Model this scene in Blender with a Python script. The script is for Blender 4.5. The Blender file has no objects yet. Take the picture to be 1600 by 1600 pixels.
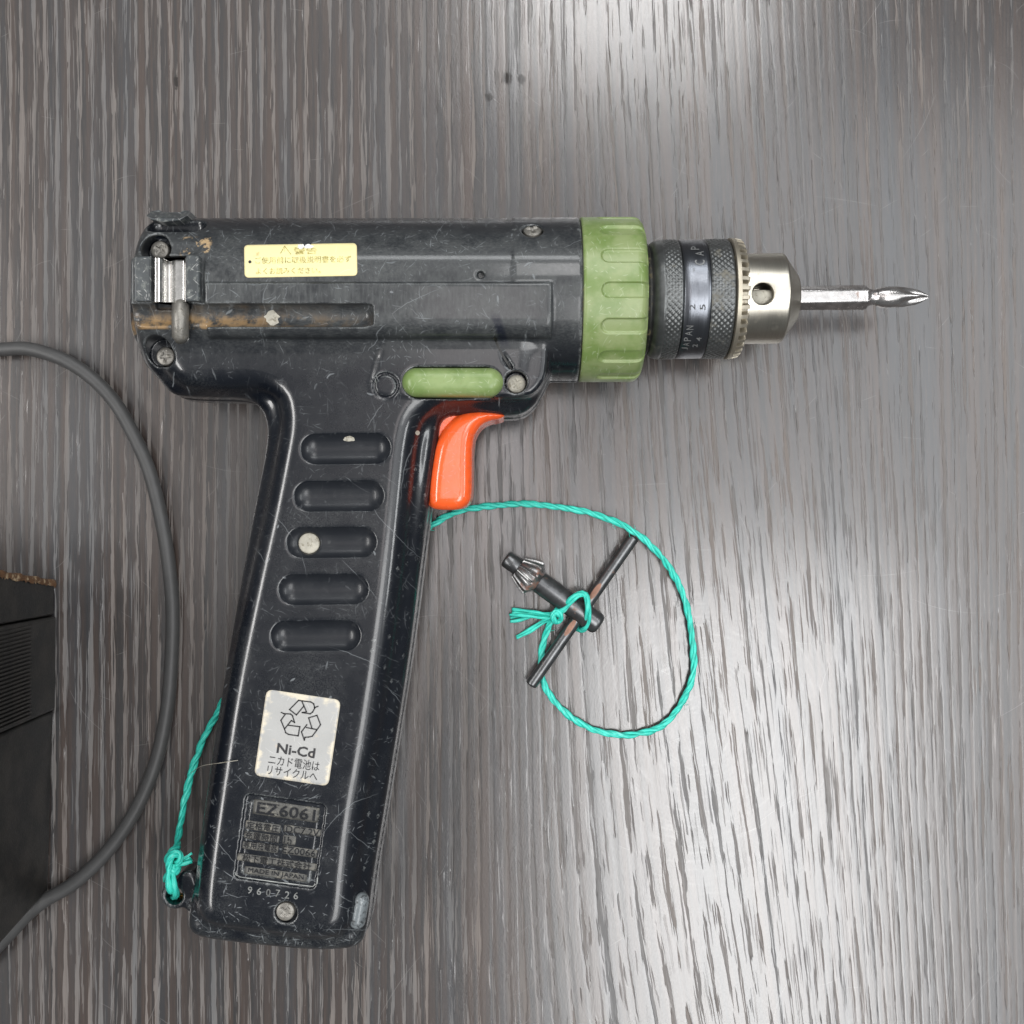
import bpy, math, random
import numpy as np
from mathutils import Vector, Matrix

# ------------------------------------------------------------------ scale
S = 0.0002            # metres per unit; one unit = one photo pixel at table height
H = 1750.0            # camera height above the table, in units
random.seed(7); rng = np.random.default_rng(7)
scene = bpy.context.scene
C = scene.collection

# ------------------------------------------------------------------ camera
cd = bpy.data.cameras.new('camera'); cam = bpy.data.objects.new('camera', cd); C.objects.link(cam)
cam.location = (0, 0, H * S); cam.rotation_euler = (0, 0, 0)
cd.sensor_width = 36; cd.lens = 36 * H / 1600.0; cd.clip_start = 0.01; cd.clip_end = 50
scene.camera = cam

# ------------------------------------------------------------------ room light
w = bpy.data.worlds.new('World'); scene.world = w; w.use_nodes = True
bg = w.node_tree.nodes['Background']; bg.inputs[0].default_value = (0.93, 0.97, 1.0, 1); bg.inputs[1].default_value = 0.14
def lamp(name, loc, sx, sy, radiance, col=(1, 1, 1), tgt=None):
    l = bpy.data.lights.new(name, 'AREA'); l.shape = 'RECTANGLE'; l.size = sx; l.size_y = sy
    l.energy = radiance * math.pi * sx * sy; l.color = col
    o = bpy.data.objects.new(name, l); C.objects.link(o); o.location = loc
    if tgt is not None:
        o.rotation_euler = (Vector(tgt) - Vector(loc)).to_track_quat('-Z', 'Y').to_euler()
    return o
lamp('ceiling_lamp', (0.42, -0.68, 1.75), 0.60, 1.15, 6.6, (1.0, 0.99, 0.98))
lamp('ceiling_lamp', (0.22, 1.20, 1.75), 0.46, 0.75, 10.0, (1.0, 0.99, 0.98))
lamp('ceiling_lamp', (-0.05, 0.14, 1.70), 0.22, 0.60, 3.8, (1.0, 0.93, 0.92))
lamp('ceiling_lamp', (-1.45, -0.15, 1.5), 0.38, 1.4, 18.0, (1.0, 0.98, 0.96))
lamp('ceiling_lamp', (1.75, 0.2, 1.75), 0.32, 1.4, 15.0, (0.97, 0.99, 1.0))
lamp('ceiling_lamp', (0.30, 2.15, 1.75), 1.5, 0.4, 13.0, (0.97, 0.99, 1.0))
lamp('white_ceiling', (0.78, -0.35, 1.85), 1.15, 2.3, 1.85, (0.96, 0.98, 1.0))
lamp('white_ceiling', (-0.92, 0.65, 1.85), 1.5, 1.9, 0.36, (1.0, 0.98, 0.96))
vs = scene.view_settings; vs.view_transform = 'Standard'; vs.look = 'None'; vs.exposure = 0; vs.gamma = 1
scene.cycles.max_bounces = 6; scene.cycles.diffuse_bounces = 3; scene.cycles.glossy_bounces = 4
scene.cycles.caustics_reflective = False; scene.cycles.caustics_refractive = False

# ------------------------------------------------------------------ node helper
class NT:
    def __init__(s, name):
        s.mat = bpy.data.materials.new(name); s.mat.use_nodes = True
        s.t = s.mat.node_tree; s.b = s.t.nodes['Principled BSDF']
    def n(s, typ, ins=None, **kw):
        o = s.t.nodes.new(typ)
        for k, v in kw.items(): setattr(o, k, v)
        for k, v in (ins or {}).items(): s.put(o.inputs[k], v)
        return o
    def put(s, sock, v):
        if isinstance(v, bpy.types.NodeSocket): s.t.links.new(v, sock)
        elif isinstance(v, tuple) and len(v) == 3 and sock.type == 'RGBA': sock.default_value = (*v, 1)
        else: sock.default_value = v
    def m(s, op, a, b=None, c=None, clamp=False):
        o = s.n('ShaderNodeMath', operation=op, use_clamp=clamp); s.put(o.inputs[0], a)
        if b is not None: s.put(o.inputs[1], b)
        if c is not None: s.put(o.inputs[2], c)
        return o.outputs[0]
    def step(s, x, lo, hi, a=0.0, b=1.0):
        o = s.n('ShaderNodeMapRange', interpolation_type='SMOOTHSTEP')
        for i, v in enumerate((x, lo, hi, a, b)): s.put(o.inputs[i], v)
        return o.outputs[0]
    def mix(s, f, a, b):
        o = s.n('ShaderNodeMix', data_type='RGBA'); s.put(o.inputs['Factor'], f)
        s.put(o.inputs[6], a); s.put(o.inputs[7], b); return o.outputs[2]
    def xyz(s, x, y, z=0.0):
        o = s.n('ShaderNodeCombineXYZ'); s.put(o.inputs[0], x); s.put(o.inputs[1], y); s.put(o.inputs[2], z); return o.outputs[0]
    def noise(s, vec, scale=1.0, detail=3.0, rough=0.55, dist=0.0, dim='3D'):
        o = s.n('ShaderNodeTexNoise', {'Scale': scale, 'Detail': detail, 'Roughness': rough, 'Distortion': dist}, noise_dimensions=dim)
        s.put(o.inputs['Vector'], vec); return o.outputs[0]
    def coords(s):
        """object-space coordinates in photo-pixel units: x right, y down, z up (all meshes are modelled at the world origin)"""
        tc = s.n('ShaderNodeTexCoord'); sp = s.n('ShaderNodeSeparateXYZ'); s.put(sp.inputs[0], tc.outputs['Object'])
        x = s.m('MULTIPLY', sp.outputs[0], 1 / S); y = s.m('MULTIPLY', sp.outputs[1], -1 / S); z = s.m('MULTIPLY', sp.outputs[2], 1 / S)
        return s.m('ADD', x, 800.0), s.m('ADD', y, 800.0), z
    def vadd(s, a, b):
        o = s.n('ShaderNodeVectorMath', operation='ADD'); s.put(o.inputs[0], a); s.put(o.inputs[1], b); return o.outputs[0]
    def scratch(s, vec2, cell, length, width, dens, curve=0.0, seed=0.0):
        """short thin scratches: one per Voronoi cell, each with an angle of its own"""
        v = s.vadd(vec2, (seed, seed * 1.7, 0.0))
        vo = s.n('ShaderNodeTexVoronoi', {'Scale': 1.0 / cell, 'Randomness': 1.0}, voronoi_dimensions='2D', feature='F1')
        s.put(vo.inputs['Vector'], v)
        d = s.n('ShaderNodeVectorMath', operation='SUBTRACT'); s.put(d.inputs[0], v); s.put(d.inputs[1], vo.outputs['Position'])
        sd = s.n('ShaderNodeSeparateXYZ'); s.put(sd.inputs[0], d.outputs[0])
        sc = s.n('ShaderNodeSeparateColor'); s.put(sc.inputs[0], vo.outputs['Color'])
        a = s.m('MULTIPLY', sc.outputs[0], 6.283); ca = s.m('COSINE', a); sa = s.m('SINE', a)
        dx, dy = sd.outputs[0], sd.outputs[1]
        u = s.m('ADD', s.m('MULTIPLY', dx, ca), s.m('MULTIPLY', dy, sa))
        q = s.m('SUBTRACT', s.m('MULTIPLY', dy, ca), s.m('MULTIPLY', dx, sa))
        if curve:
            q = s.m('ADD', q, s.m('MULTIPLY', s.m('MULTIPLY', u, u), s.m('MULTIPLY', s.m('SUBTRACT', sc.outputs[1], 0.5), curve)))
        L = s.m('MULTIPLY', s.m('ADD', sc.outputs[1], 0.3), length)
        e = s.m('SUBTRACT', 1.0, s.m('DIVIDE', s.m('ABSOLUTE', u), L), clamp=True)
        ww = s.m('MULTIPLY', s.m('POWER', e, 0.5), width)
        line = s.step(s.m('SUBTRACT', ww, s.m('ABSOLUTE', q)), -0.25, 0.45)
        line = s.m('MULTIPLY', line, s.step(e, 0.0, 0.15))
        on = s.m('LESS_THAN', sc.outputs[2], dens)
        return s.m('MULTIPLY', line, on)
    def bump(s, h, strength=0.3, dist=0.0002, normal=None):
        o = s.n('ShaderNodeBump', {'Strength': strength, 'Distance': dist}); s.put(o.inputs['Height'], h)
        if normal is not None: s.put(o.inputs['Normal'], normal)
        return o.outputs[0]
    def out(s, color=None, rough=None, metal=None, normal=None, spec=None, **kw):
        b = s.b.inputs
        if color is not None: s.put(b['Base Color'], color)
        if rough is not None: s.put(b['Roughness'], rough)
        if metal is not None: s.put(b['Metallic'], metal)
        if normal is not None: s.put(b['Normal'], normal)
        if spec is not None: s.put(b['Specular IOR Level'], spec)
        for k, v in kw.items(): s.put(b[k.replace('_', ' ')], v)
        return s.mat

# ------------------------------------------------------------------ materials
def mat_table():
    g = NT('wood_laminate'); x, y, z = g.coords()
    gx = g.m('DIVIDE', g.m('SUBTRACT', x, 1190.0), 300.0)
    ga = g.m('EXPONENT', g.m('MULTIPLY', g.m('MULTIPLY', gx, gx), -1.0))
    ay = g.m('ADD', g.m('MULTIPLY', y, 0.045), g.m('MULTIPLY', g.m('MULTIPLY', y, y), 0.00003))
    low = g.m('MULTIPLY', g.m('SUBTRACT', g.noise(g.xyz(g.m('MULTIPLY', x, 0.003), g.m('MULTIPLY', y, 0.0006)), 1.0, 2.0), 0.5), 30.0)
    xs = g.m('ADD', g.m('SUBTRACT', x, g.m('MULTIPLY', ga, ay)), low)
    wob = g.m('MULTIPLY', g.m('SUBTRACT', g.noise(g.xyz(g.m('MULTIPLY', xs, 0.09), g.m('MULTIPLY', y, 0.03)), 1.0, 2.0), 0.5), 2.6)
    xw = g.m('ADD', xs, wob)
    # printed colour streaks
    n1 = g.noise(g.xyz(g.m('MULTIPLY', xs, 0.085), g.m('MULTIPLY', y, 0.0012)), 1.0, 4.0, 0.65)
    n2 = g.noise(g.xyz(g.m('MULTIPLY', xs, 0.028), g.m('MULTIPLY', y, 0.0007), 5.0), 1.0, 3.0, 0.6)
    n3 = g.noise(g.xyz(g.m('MULTIPLY', xs, 0.3), g.m('MULTIPLY', y, 0.02), 9.0), 1.0, 3.0, 0.6)
    c = g.mix(g.step(n1, 0.36, 0.64), (0.011, 0.0095, 0.010), (0.040, 0.023, 0.016))
    c = g.mix(g.step(n2, 0.45, 0.72), c, (0.022, 0.023, 0.027))
    c = g.mix(g.m('MULTIPLY', g.step(n3, 0.5, 0.75), 0.5), c, (0.070, 0.052, 0.042))
    # pores in ragged vertical bundles
    jit = g.m('MULTIPLY', g.noise(g.xyz(g.m('MULTIPLY', xs, 0.012), g.m('MULTIPLY', y, 0.0004), 3.0), 1.0, 2.0), 6.0)
    ph = g.m('ADD', g.m('MULTIPLY', xw, 2 * math.pi / 18.0), jit)
    bund = g.m('SINE', ph)
    lenm = g.noise(g.xyz(g.m('MULTIPLY', xs, 0.045), g.m('MULTIPLY', y, 0.006), 7.0), 1.0, 2.0, 0.5)
    bb = g.m('ADD', bund, g.m('MULTIPLY', g.m('SUBTRACT', lenm, 0.5), 2.6))
    fx_ = g.step(x, 520.0, 900.0)
    env = g.m('ADD', g.m('MULTIPLY', g.step(g.m('SUBTRACT', bb, g.m('MULTIPLY', fx_, 0.30)), 0.2, 0.95), g.m('SUBTRACT', 0.60, g.m('MULTIPLY', fx_, 0.10))), g.m('MULTIPLY', g.step(lenm, 0.35, 0.6), 0.07))
    def dash(wx, wy, off):
        vo = g.n('ShaderNodeTexVoronoi', {'Scale': 1.0, 'Randomness': 1.0}, voronoi_dimensions='2D', feature='F1')
        g.put(vo.inputs['Vector'], g.xyz(g.m('ADD', g.m('DIVIDE', xw, wx), off), g.m('DIVIDE', y, wy)))
        sc = g.n('ShaderNodeSeparateColor'); g.put(sc.inputs[0], vo.outputs['Color'])
        return g.step(g.m('SUBTRACT', env, sc.outputs[0]), -0.03, 0.05)
    pore = g.m('MAXIMUM', g.m('MULTIPLY', dash(1.25, 36.0, 0.0), 1.0), g.m('MULTIPLY', dash(1.7, 80.0, 13.0), 0.85))
    pcol = g.mix(g.step(n2, 0.35, 0.65), (0.205, 0.182, 0.168), (0.165, 0.164, 0.164))
    c = g.mix(g.m('MULTIPLY', pore, 0.8), c, pcol)
    # faint smudge and tiny dark stain marks
    v2 = g.xyz(x, y)
    hair = g.m('MAXIMUM', g.scratch(v2, 150.0, 75.0, 0.55, 0.35, 0.01, 31.0), g.scratch(v2, 60.0, 22.0, 0.5, 0.25, 0.02, 77.0))
    c = g.mix(g.m('MULTIPLY', hair, 0.28), c, (0.3, 0.29, 0.28))
    def spot(cx, cy, rx, ry):
        a = g.m('DIVIDE', g.m('SUBTRACT', x, cx), rx); b = g.m('DIVIDE', g.m('SUBTRACT', y, cy), ry)
        return g.step(g.m('ADD', g.m('SQRT', g.m('ADD', g.m('MULTIPLY', a, a), g.m('MULTIPLY', b, b))), g.m('MULTIPLY', g.noise(v2, 0.12, 3.0), 1.3)), 1.55, 1.1)
    st = g.m('MAXIMUM', g.m('MAXIMUM', spot(792, 122, 11, 13), spot(815, 124, 9, 10)), g.m('MAXIMUM', spot(764, 152, 9, 8), spot(275, 128, 5, 16)))
    c = g.mix(g.m('MULTIPLY', st, 0.85), c, (0.012, 0.010, 0.009))
    # gloss: smooth foil, matt pores; wiping arcs and smears change the gloss a little
    smear = g.noise(g.xyz(g.m('MULTIPLY', x, 0.006), g.m('MULTIPLY', y, 0.006), 2.0), 1.0, 4.0, 0.6)
    rx, ry = g.m('SUBTRACT', x, 1090.0), g.m('SUBTRACT', y, 1130.0)
    rad = g.m('SQRT', g.m('ADD', g.m('MULTIPLY', rx, rx), g.m('MULTIPLY', ry, ry)))
    ang = g.m('ARCTAN2', ry, rx)
    wipe = g.noise(g.xyz(g.m('MULTIPLY', rad, 0.22), g.m('MULTIPLY', ang, 2.0)), 1.0, 4.0, 0.7)
    wm = g.m('MULTIPLY', g.step(rad, 420.0, 120.0), g.step(wipe, 0.5, 0.66))
    r = g.m('ADD', 0.40, g.m('MULTIPLY', smear, 0.10))
    r = g.m('SUBTRACT', r, g.m('MULTIPLY', wm, 0.07))
    fine = g.noise(g.xyz(x, y), 0.33, 3.0, 0.6)
    r = g.m('ADD', r, g.m('MULTIPLY', g.m('SUBTRACT', fine, 0.5), 0.10))
    r = g.m('ADD', r, g.m('MULTIPLY', pore, 0.15))
    cr = g.m('SUBTRACT', g.m('ADD', 0.20, g.m('MULTIPLY', g.m('SUBTRACT', fine, 0.5), 0.16)), g.m('MULTIPLY', wm, 0.05))
    hgt = g.m('ADD', g.m('ADD', g.m('MULTIPLY', pore, -1.0), g.m('MULTIPLY', fine, 0.12)), g.m('MULTIPLY', g.step(bb, -0.3, 1.0), -0.10))
    nrm = g.bump(hgt, 0.6, 0.00018)
    return g.out(c, r, 0.0, nrm, g.m('SUBTRACT', 0.45, g.m('MULTIPLY', pore, 0.25)), Coat_IOR=1.85, Coat_Weight=g.m('SUBTRACT', g.m('SUBTRACT', 1.0, g.m('MULTIPLY', pore, 0.95)), g.m('MULTIPLY', st, 0.6), clamp=True), Coat_Roughness=cr, Coat_Normal=nrm)

def mat_shell(name='black_shell', dust=1.0, base=(0.0045, 0.0062, 0.0100), rough=0.26):
    """glossy blue-black ABS with many thin pale scratches, dust near the ends, painted sheen on the barrel top"""
    g = NT(name); x, y, z = g.coords(); v2 = g.xyz(x, g.m('ADD', y, g.m('MULTIPLY', z, 0.35)))
    v3 = g.xyz(x, y, z)
    cl = g.noise(v3, 0.012, 4.0, 0.6)
    cl2 = g.noise(v3, 0.035, 3.0, 0.6)
    wearlow = g.step(y, 1000.0, 1400.0)                     # the grip's foot is worn most
    wear_sheen_top = g.step(y, 620.0, 540.0)
    area = g.m('ADD', 0.30, g.m('ADD', g.m('MULTIPLY', wearlow, 0.70), g.m('MULTIPLY', wear_sheen_top, 0.35)))
    clus = g.m('MULTIPLY', g.step(cl2, 0.42, 0.62), area)
    jv = g.n('ShaderNodeVectorMath', operation='ADD'); g.put(jv.inputs[0], v2)
    nz = g.n('ShaderNodeTexNoise', {'Scale': 0.08, 'Detail': 1.0}); g.put(nz.inputs['Vector'], v3)
    sv = g.n('ShaderNodeVectorMath', operation='SCALE'); g.put(sv.inputs[0], nz.outputs['Color']); sv.inputs['Scale'].default_value = 4.0
    g.put(jv.inputs[1], sv.outputs[0]); vj = jv.outputs[0]
    s1 = g.scratch(vj, 17.0, 9.0, 0.55, 0.7, 0.014, 3.0)
    s2 = g.scratch(vj, 26.0, 15.0, 0.7, 0.65, 0.008, 57.0)
    s3 = g.scratch(vj, 9.0, 3.4, 0.65, 0.6, 0.02, 91.0)
    s4 = g.scratch(vj, 95.0, 46.0, 0.6, 0.5, 0.008, 133.0)
    s5 = g.scratch(vj, 34.0, 6.5, 1.5, 0.4, 0.05, 177.0)
    sc = g.m('MULTIPLY', g.m('MAXIMUM', g.m('MAXIMUM', s1, s2), s3), clus)
    sc = g.m('MAXIMUM', sc, g.m('MULTIPLY', s4, 0.6))
    sc = g.m('MAXIMUM', sc, g.m('MULTIPLY', s5, g.m('MULTIPLY', g.step(cl, 0.48, 0.6), 0.8)))
    grain = g.noise(v3, 0.5, 3.0, 0.7)
    film = g.m('MULTIPLY', g.step(cl, 0.46, 0.72), g.step(grain, 0.38, 0.7))
    dust_sheen = g.m('ADD', g.m('MULTIPLY', film, 0.22), g.m('MULTIPLY', g.m('MULTIPLY', g.step(y, 1340.0, 1430.0), g.m('MULTIPLY', g.step(grain, 0.35, 0.7), g.step(cl2, 0.30, 0.62))), 0.6))
    wipe = g.noise(g.xyz(g.m('MULTIPLY', x, 0.22), g.m('MULTIPLY', y, 0.035), z), 1.0, 4.0, 0.65)
    hz_ = g.m('ADD', 0.25, g.m('ADD', g.m('MULTIPLY', g.step(wipe, 0.35, 0.7), 0.45), g.m('MULTIPLY', g.step(cl2, 0.35, 0.65), 0.35)))
    dust_sheen = g.m('ADD', dust_sheen, g.m('MULTIPLY', g.m('MULTIPLY', wear_sheen_top, g.step(z, 170.0, 232.0)), g.m('MULTIPLY', hz_, 0.55)))  # barrel-top dust, strengthened to paint in the grey reflection of the walls
    dust_sheen = g.m('MULTIPLY', dust_sheen, dust)
    c = g.mix(dust_sheen, base, (0.115, 0.122, 0.12))
    c = g.mix(g.m('MULTIPLY', sc, 0.42), c, (0.36, 0.39, 0.41))
    geo = g.n('ShaderNodeNewGeometry')
    edge = g.m('MULTIPLY', g.step(geo.outputs['Pointiness'], 0.512, 0.545), g.step(g.m('ADD', grain, g.m('MULTIPLY', cl2, 0.8)), 0.80, 1.05))
    c = g.mix(g.m('MULTIPLY', edge, 0.7), c, (0.17, 0.18, 0.18))
    # brown dirt packed in the storage channel and around the clip
    dn = g.noise(v3, 0.045, 4.0, 0.65)
    ch = g.m('MULTIPLY', g.step(z, 232.0, 224.0), g.m('MULTIPLY', g.step(y, 535.0, 528.0), g.step(y, 497.0, 505.0)))
    ch = g.m('MULTIPLY', ch, g.m('MULTIPLY', g.step(x, 300.0, 292.0, 0.0, 1.0), 1.0))
    tx = g.step(x, 640.0, 330.0, 0.05, 1.0)
    dyp = g.m('SUBTRACT', y, 508.0); pz = g.m('SUBTRACT', 238.8, g.m('MULTIPLY', g.m('MULTIPLY', dyp, dyp), 0.004))
    inch = g.m('MULTIPLY', g.m('MULTIPLY', g.step(y, 517.5, 520.0), g.step(y, 551.0, 548.5)), g.m('MULTIPLY', g.step(g.m('SUBTRACT', pz, z), 0.0, 2.0), g.step(x, 622.0, 614.0)))
    low = g.step(y, 526.0, 538.0, 0.15, 1.0)
    c = g.mix(g.m('MULTIPLY', g.m('MULTIPLY', inch, tx), g.m('MULTIPLY', g.step(dn, 0.40, 0.60), low)), c, (0.27, 0.175, 0.085))
    up = g.m('MULTIPLY', g.m('MULTIPLY', g.step(x, 345.0, 352.0), g.step(x, 392.0, 384.0)), g.m('MULTIPLY', g.step(y, 420.0, 425.0), g.step(y, 455.0, 447.0)))
    c = g.mix(g.m('MULTIPLY', up, g.step(dn, 0.50, 0.58)), c, (0.42, 0.30, 0.17))
    # dark rub mark above the front screw
    rm = g.m('ADD', g.m('MULTIPLY', g.m('SUBTRACT', y, 545.0), 0.36), 781.0)
    rub = g.m('MULTIPLY', g.step(g.m('ABSOLUTE', g.m('SUBTRACT', x, rm)), 9.0, 3.0), g.m('MULTIPLY', g.step(y, 528.0, 540.0), g.step(y, 578.0, 566.0)))
    c = g.mix(g.m('MULTIPLY', rub, g.step(grain, 0.3, 0.5)), c, (0.006, 0.008, 0.016))
    r = g.m('ADD', rough, g.m('MULTIPLY', dust_sheen, 0.5)); r = g.m('ADD', r, g.m('MULTIPLY', sc, 0.3))
    r = g.m('ADD', r, g.m('MULTIPLY', g.step(cl2, 0.4, 0.7), 0.08)); r = g.m('ADD', r, g.m('MULTIPLY', g.step(geo.outputs['Pointiness'], 0.500, 0.52), 0.05))
    n = g.bump(g.m('SUBTRACT', g.m('MULTIPLY', g.noise(v3, 0.22, 3.0, 0.6), 0.8), g.m('MULTIPLY', sc, 1.0)), 0.10, 0.00006)
    pad = g.m('MULTIPLY', g.m('MULTIPLY', g.step(y, 665.0, 668.0), g.step(y, 1000.0, 997.0)), g.m('MULTIPLY', g.step(z, 203.2, 202.0), g.step(z, 190.0, 192.0)))
    pad = g.m('MULTIPLY', pad, g.m('MULTIPLY', g.step(g.m('ADD', x, g.m('MULTIPLY', y, 0.13)), 584.0, 589.0), g.step(g.m('ADD', x, g.m('MULTIPLY', y, 0.13)), 735.0, 728.0)))
    c = g.mix(g.m('MULTIPLY', pad, 0.8), c, (0.014, 0.016, 0.020)); r = g.m('ADD', r, g.m('MULTIPLY', pad, 0.04))
    return g.out(c, r, 0.0, n, 0.38, Coat_Weight=g.m('SUBTRACT', 0.55, g.m('MULTIPLY', g.m('MAXIMUM', dust_sheen, pad), 0.45), clamp=True), Coat_Roughness=0.10, Coat_Normal=n)

def mat_plain(name, col, rough=0.4, metal=0.0, var=0.15, spec=0.5, bscale=0.3, bstr=0.1, dirt=None, dirtamt=0.0, dscale=0.05, scr=0.0):
    g = NT(name); x, y, z = g.coords(); v3 = g.xyz(x, y, z)
    n = g.noise(v3, 0.06, 4.0, 0.6)
    c2 = tuple(max(0, v * (1 - var)) for v in col); c1 = tuple(v * (1 + var) for v in col)
    c = g.mix(g.step(n, 0.35, 0.65), c2, c1)
    rr = g.m('ADD', rough, g.m('MULTIPLY', g.m('SUBTRACT', g.noise(v3, 0.12, 3.0), 0.5), 0.16)); mt = metal
    if dirt is not None:
        dm = g.m('MULTIPLY', g.step(g.noise(g.vadd(v3, (40.0, 9.0, 3.0)), dscale, 5.0, 0.7), 0.62 - dirtamt * 0.3, 0.74 - dirtamt * 0.3), 0.85)
        c = g.mix(dm, c, dirt); rr = g.m('ADD', rr, g.m('MULTIPLY', dm, 0.4)); mt = g.m('SUBTRACT', metal, g.m('MULTIPLY', dm, metal))
    if scr:
        s = g.m('MAXIMUM', g.scratch(g.xyz(x, y), 14.0, 8.0, 0.5, 0.6, 0.04, 12.0), g.scratch(g.xyz(x, y), 8.0, 3.0, 0.6, 0.5, 0.04, 43.0))
        c = g.mix(g.m('MULTIPLY', s, scr), c, (0.5, 0.5, 0.48))
    nb = g.bump(g.noise(v3, bscale, 3.0, 0.6), bstr, 0.00015)
    return g.out(c, rr, mt, nb, spec)

def mat_turned(name, col, rough, metal=1.0, rings=1.6, stain=(0.25, 0.16, 0.09), stainamt=0.15):
    """turned steel: fine rings across the spindle axis"""
    g = NT(name); x, y, z = g.coords(); v3 = g.xyz(x, y, z)
    rg = g.noise(g.xyz(g.m('MULTIPLY', x, rings), g.m('MULTIPLY', y, 0.01), g.m('MULTIPLY', z, 0.01)), 1.0, 3.0, 0.7)
    c = g.mix(rg, tuple(v * 0.72 for v in col), tuple(min(1, v * 1.15) for v in col))
    dm = g.m('MULTIPLY', g.step(g.noise(v3, 0.05, 5.0, 0.7), 0.62 - stainamt * .3, 0.8 - stainamt * .3), 0.7)
    c = g.mix(dm, c, stain)
    return g.out(c, g.m('ADD', rough, g.m('ADD', g.m('MULTIPLY', rg, 0.15), g.m('MULTIPLY', dm, 0.3))), g.m('SUBTRACT', metal, g.m('MULTIPLY', dm, metal * .7)), g.bump(rg, 0.25, 0.00008), 0.5, Anisotropic=0.4)

def mat_green(name, base, fade):
    g = NT(name); x, y, z = g.coords(); v3 = g.xyz(x, y, z)
    n = g.noise(v3, 0.03, 4.0, 0.6); n2 = g.noise(v3, 0.25, 4.0, 0.7)
    c = g.mix(g.step(n, 0.35, 0.65), base, fade)
    c = g.mix(g.m('MULTIPLY', g.step(n2, 0.56, 0.72), 0.35), c, (0.20, 0.18, 0.07))
    s = g.m('MAXIMUM', g.scratch(g.xyz(x, y), 16.0, 8.0, 0.5, 0.5, 0.04, 5.0), g.scratch(g.xyz(x, y), 9.0, 3.5, 0.7, 0.4, 0.04, 9.0))
    c = g.mix(g.m('MULTIPLY', s, 0.3), c, (0.55, 0.62, 0.45))
    return g.out(c, g.m('ADD', 0.28, g.m('MULTIPLY', n, 0.12)), 0.0, g.bump(n2, 0.08, 0.00015), 0.5)

def mat_paper(name, col, stain, edgecol, metal=0.0, rough=0.4):
    g = NT(name); x, y, z = g.coords(); v3 = g.xyz(x, y, z)
    tc = g.n('ShaderNodeTexCoord'); sp = g.n('ShaderNodeSeparateXYZ'); g.put(sp.inputs[0], tc.outputs['UV'])
    ex = g.m('MINIMUM', sp.outputs[0], g.m('SUBTRACT', 1.0, sp.outputs[0])); ey = g.m('MINIMUM', sp.outputs[1], g.m('SUBTRACT', 1.0, sp.outputs[1]))
    e = g.m('MINIMUM', ex, ey)
    n = g.noise(v3, 0.05, 4.0, 0.6)
    em = g.step(g.m('ADD', e, g.m('MULTIPLY', g.m('SUBTRACT', n, 0.5), 0.35)), 0.07, 0.0)
    c = g.mix(g.step(g.noise(v3, 0.02, 3.0), 0.35, 0.65), tuple(v * 0.93 for v in col), col)
    c = g.mix(em, c, edgecol)
    sm = g.step(g.noise(v3, 0.035, 5.0, 0.65), 0.62, 0.72)
    c = g.mix(g.m('MULTIPLY', sm, 0.5), c, stain)
    s = g.scratch(g.xyz(x, y), 20.0, 9.0, 0.4, 0.5, 0.05, 15.0)
    c = g.mix(g.m('MULTIPLY', s, 0.35), c, (0.8, 0.8, 0.78))
    return g.out(c, rough, metal, g.bump(g.noise(v3, 0.08, 3.0), 0.15, 0.0003), 0.4)

def mat_twine():
    g = NT('cyan_twine'); tc = g.n('ShaderNodeTexCoord'); sp = g.n('ShaderNodeSeparateXYZ'); g.put(sp.inputs[0], tc.outputs['UV'])
    f = g.noise(g.xyz(g.m('MULTIPLY', sp.outputs[0], 0.05), g.m('MULTIPLY', sp.outputs[1], 9.0)), 1.0, 3.0, 0.7)
    f2 = g.noise(g.xyz(g.m('MULTIPLY', sp.outputs[0], 0.03), g.m('MULTIPLY', sp.outputs[1], 2.0), 4.0), 1.0, 2.0, 0.6)
    c = g.mix(g.step(f, 0.38, 0.62), (0.012, 0.42, 0.33), (0.07, 0.74, 0.60))
    c = g.mix(g.step(f2, 0.55, 0.75), c, (0.20, 0.82, 0.70))
    return g.out(c, 0.38, 0.0, g.bump(f, 0.5, 0.0002), 0.5)

def mat_box(name, fine=0.25):
    g = NT(name); x, y, z = g.coords(); v3 = g.xyz(x, y, z)
    n = g.noise(v3, 0.02, 4.0, 0.6); n2 = g.noise(v3, fine, 4.0, 0.7)
    c = g.mix(g.step(n, 0.35, 0.7), (0.010, 0.010, 0.010), (0.030, 0.027, 0.024))
    c = g.mix(g.m('MULTIPLY', g.step(n2, 0.6, 0.75), 0.4), c, (0.10, 0.09, 0.075))
    return g.out(c, g.m('ADD', 0.45, g.m('MULTIPLY', n2, 0.25)), 0.0, g.bump(n2, 0.3, 0.0003), 0.4)

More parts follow.
